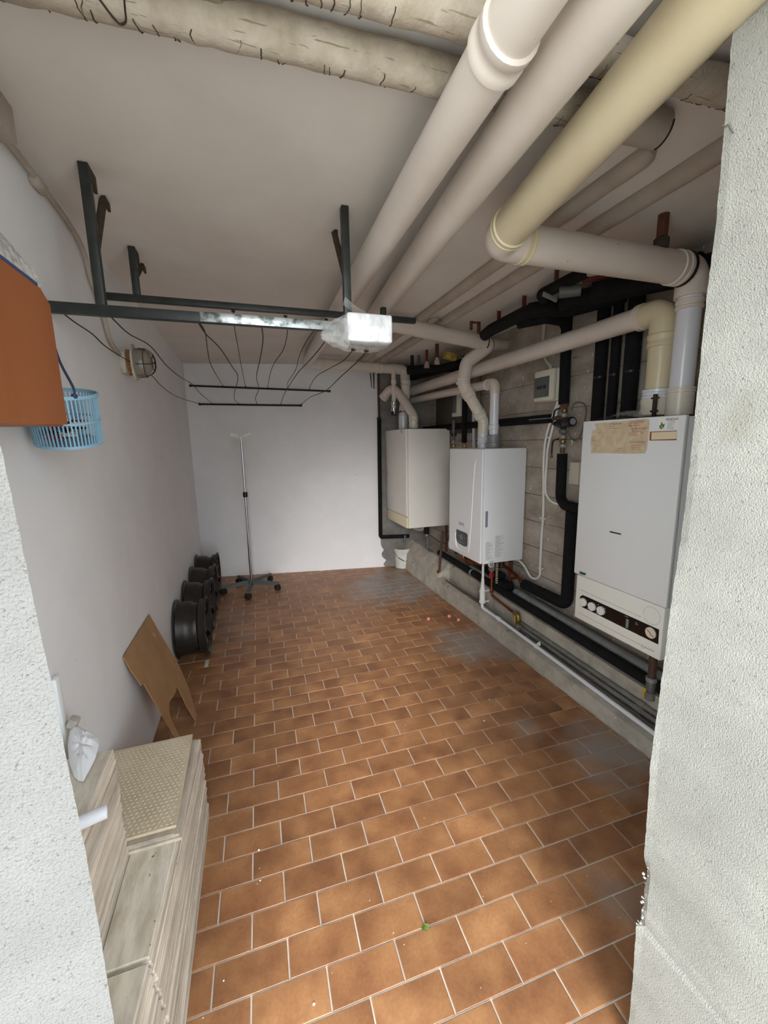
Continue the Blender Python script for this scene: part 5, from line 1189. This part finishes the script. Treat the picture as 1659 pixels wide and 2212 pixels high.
c_ = PZ(157, 1565, ZT+.02); mb = MB(); mb.rbox((c_.x-.010, c_.y-.010, ZT+.012), (c_.x+.012, c_.y+.016, ZT+.036), .005, 2, rot=Matrix.Rotation(.5, 3, 'Y')); tag(mb.build('plaster_lump', 'dirty_white'), 'small off-white lump beside the white cloth', 'debris')
# overpainted conduit on the left wall near doorway
ca = PL(120, 1462, .008); cb_ = V(LX+.008, ca.y+.0, ZT+.01)
mb = MB(); mb.rbox((LX, ca.y-.016, ZT-.1), (LX+.014, ca.y+.012, ca.z), .004); tag(mb.build('wall_trunking', 'enamel_grey'), 'short pale trunking on the left wall beside the doorway', 'conduit')

# pole stand
base = PZ(547, 1256, .07); base = V(-.035, 3.735, 0)
st_ = thing('pole_stand', 'tall chrome drip stand on a five-arm black wheeled base', 'stand', base)
top = PY(521, 947, base.y); hubz = .075
mb = MB(); mid = V(base.x, base.y, hubz)+(top-V(base.x, base.y, hubz))*.62
mb.sweep([V(base.x, base.y, hubz), mid], .0115, 14); mb.build('lower_tube', 'chrome', st_)
mb = MB(); mb.sweep([mid, top], .0095, 14); mb.build('upper_tube', 'chrome', st_)
dt = (top-mid).normalized(); mb = MB(); mb.lathe(mid-dt*.02, dt, [(0, .017), (.004, .02), (.04, .02), (.044, .017)], 14); mb.build('clamp_collar', 'black_plastic', st_)
mb = MB(); mb.lathe((base.x, base.y, hubz-.025), (0, 0, 1), [(0, .030), (.008, .036), (.035, .030), (.045, .016)], 18); mb.build('hub', 'grey_plastic', st_)
feet = [PZ(498, 1273, .02), PZ(550, 1280, .02), PZ(597, 1263, .02), None, None]
angs = []
for k in range(5):
    an = math.radians(-97+72*k) - .02
    e = V(math.cos(an), math.sin(an), 0); tn = V(-e.y, e.x, 0); L_ = .255
    p = V(base.x, base.y, 0)
    mb = MB(); secs = []
    for (s_, w_, za, zb_) in ((.02, .017, .055, .090), (.13, .014, .058, .085), (L_, .011, .058, .078)):
        c_ = p+e*s_; secs += [c_-tn*w_+V(0, 0, za), c_+tn*w_+V(0, 0, za), c_+tn*w_*.7+V(0, 0, zb_), c_-tn*w_*.7+V(0, 0, zb_)]
    fs = [(0, 3, 2, 1), (8, 9, 10, 11)]+[(i*4+k2, i*4+(k2+1) % 4, (i+1)*4+(k2+1) % 4, (i+1)*4+k2) for i in range(2) for k2 in range(4)]
    mb.add(secs, fs); arm = mb.build('arm', 'grey_plastic', st_, smooth=0)
    c_ = p+e*(L_-.012); mb = MB(); r2 = random.Random(k)
    ax = Matrix.Rotation(r2.uniform(0, 3), 3, 'Z') @ V(1, 0, 0)
    for sg in (-1, 1): mb.lathe(c_+V(0, 0, .027)+ax*sg*.004, ax*sg, [(0, .021), (.003, .0265), (.016, .0265), (.019, .020), (.0195, .0001)], 16)
    mb.cyl(c_+V(0, 0, .03), c_+V(0, 0, .062), .007, seg=8); mb.build('caster', 'rubber', arm)
for sgn in (-1, 1):
    mb = MB(); c_ = top+V(0, -.004, .004)
    mb.sweep(fillet([c_, c_+V(sgn*.05, 0, .012), c_+V(sgn*.085, 0, .018), c_+V(sgn*.088, 0, .045)], .01), .005, 8); mb.build('hook_arm', 'white_plastic', st_)
    mb = MB(); mb.prism([c_+V(sgn*.010, .004, .0), c_+V(sgn*.084, .004, .016), c_+V(sgn*.084, .004, .045), c_+V(sgn*.03, .004, .030)], V(0, .002, 0)); mb.build('hook_plate', 'white_plastic', st_)
mb = MB(); mb.lathe(top-V(0, 0, .03), (0, 0, 1), [(0, .010), (.01, .014), (.045, .014), (.05, .008)], 14); mb.build('head', 'white_plastic', st_)

# bucket in the far corner
bc = V(1.405, 3.80, 0); bc = PZ(870, 1224, 0); 
bh, br0, br1 = .205, .078, .088
bk = thing('bucket', 'white plaster-stained plastic bucket in the back corner', 'bucket', bc)
bc = bc + V(0, .0, 0)
mb = MB(); mb.lathe(bc+V(0, 0, .002), (0, 0, 1), [(0, .0001), (0, br0), (bh*.80, br0+.008), (bh*.81, br0+.011), (bh*.86, br0+.011), (bh*.87, br0+.009), (bh, br1), (bh, br1-.004), (bh*.5, br0), (.01, br0-.004), (.01, .0001)], 36); mb.build('shell', 'bucket', bk)
mb = MB(); mb.lathe(bc+V(0, 0, bh-.028), (0, 0, 1), [(0, .0001), (0, br1-.007), (.029, br1-.0045), (.029, br1-.0055), (.001, br1-.010), (.001, .0001)], 36); mb.build('dried_residue', 'bucket_dirt', bk)
mb = MB(); hp = [bc+V(math.cos(a_)*(br1+.006), math.sin(a_)*(br1+.006), bh*.83-.085*math.sin((a_-3.3)/2.9*PI)) for a_ in [3.3+i*.29 for i in range(11)]]
mb.sweep(spline(hp, 3), .0025, 6); mb.build('handle', 'lead_grey', bk)
mb = MB(); mb.sweep([hp[2], hp[4]], .006, 8); mb.build('grip', 'black_plastic', bk)

# little pink cubes and crumbs
labs = ('pink crumbly cube on the tiles, leftmost of the four', 'pink crumbly cube on the tiles, second from the left', 'pink crumbly cube on the tiles, nearest the kerb pair', 'pink crumbly cube on the tiles, farthest back by the kerb')
for (x, y, s_), lab in zip(((925, 1339, .010), (970, 1333, .010), (990, 1341, .0095), (988, 1307, .009)), labs):
    p = PZ(x, y, 0); r2 = random.Random(x); mb = MB(); mb.rbox(p+V(-s_, -s_, .0005), p+V(s_, s_, s_*1.9), .0025, 2, rot=Matrix.Rotation(r2.uniform(0, 1.5), 3, 'Z'))
    t = thing('pink_cube', lab, 'debris', p, 'pink cubes on the floor'); ob = mb.build('cube_body', 'pink', t)
    mb = MB(); mb.lathe(p+V(-.0, -s_*1.02, s_), (0, -1, 0), [(0, .0028), (.0008, .0001)], 6); mb.build('pit', 'seal', t)
for lab, x, y, s_ in (('white plaster crumb near the slab stack', 559, 1836, .006), ('white crumb in the middle right of the floor', 1057, 1511, .005), ('round white crumb towards the kerb', 1046, 1557, .005), ('pale crumb close to the kerb', 1106, 1424, .004),
                      ('small white flake on the left tiles', 562, 1902, .005), ('white flake near the bottom edge', 678, 2169, .006), ('pale flake beside the slabs low down', 483, 2118, .004)):
    s_ *= .6; p = PZ(x, y, 0); mb = MB(); mb.lathe(p+V(0, 0, -.001), (.1, .1, 1), [(0, s_), (s_*.6, s_*.9), (s_, s_*.4), (s_*1.05, .0001)], 7); tag(mb.build('plaster_crumb', 'crumb', smooth=0), lab, 'debris')
r2 = random.Random(77); mb = MB()
for i in range(150):
    p = V(r2.uniform(-.2, 1.42), r2.uniform(.6, 3.2), .0004); s_ = r2.uniform(.0007, .002); mb.lathe(p, (0, 0, 1), [(0, s_), (s_*.6, .0001)], 5)
tag(mb.build('dust_grit', 'crumb', smooth=0), 'fine pale grit scattered over the terracotta tiles', 'grit', kind='stuff')
p = PZ(919, 2004, .003); mb = MB(); pts = [p+V(math.cos(a_)*.010*(1+.25*math.sin(3*a_)), math.sin(a_)*.008, .002*math.sin(2*a_)) for a_ in [i*PI/5 for i in range(10)]]
mb.prism(pts, V(0, 0, .0006)); tag(mb.build('leaf', 'leaf', smooth=0), 'tiny green leaf lying on the near tiles', 'leaf')
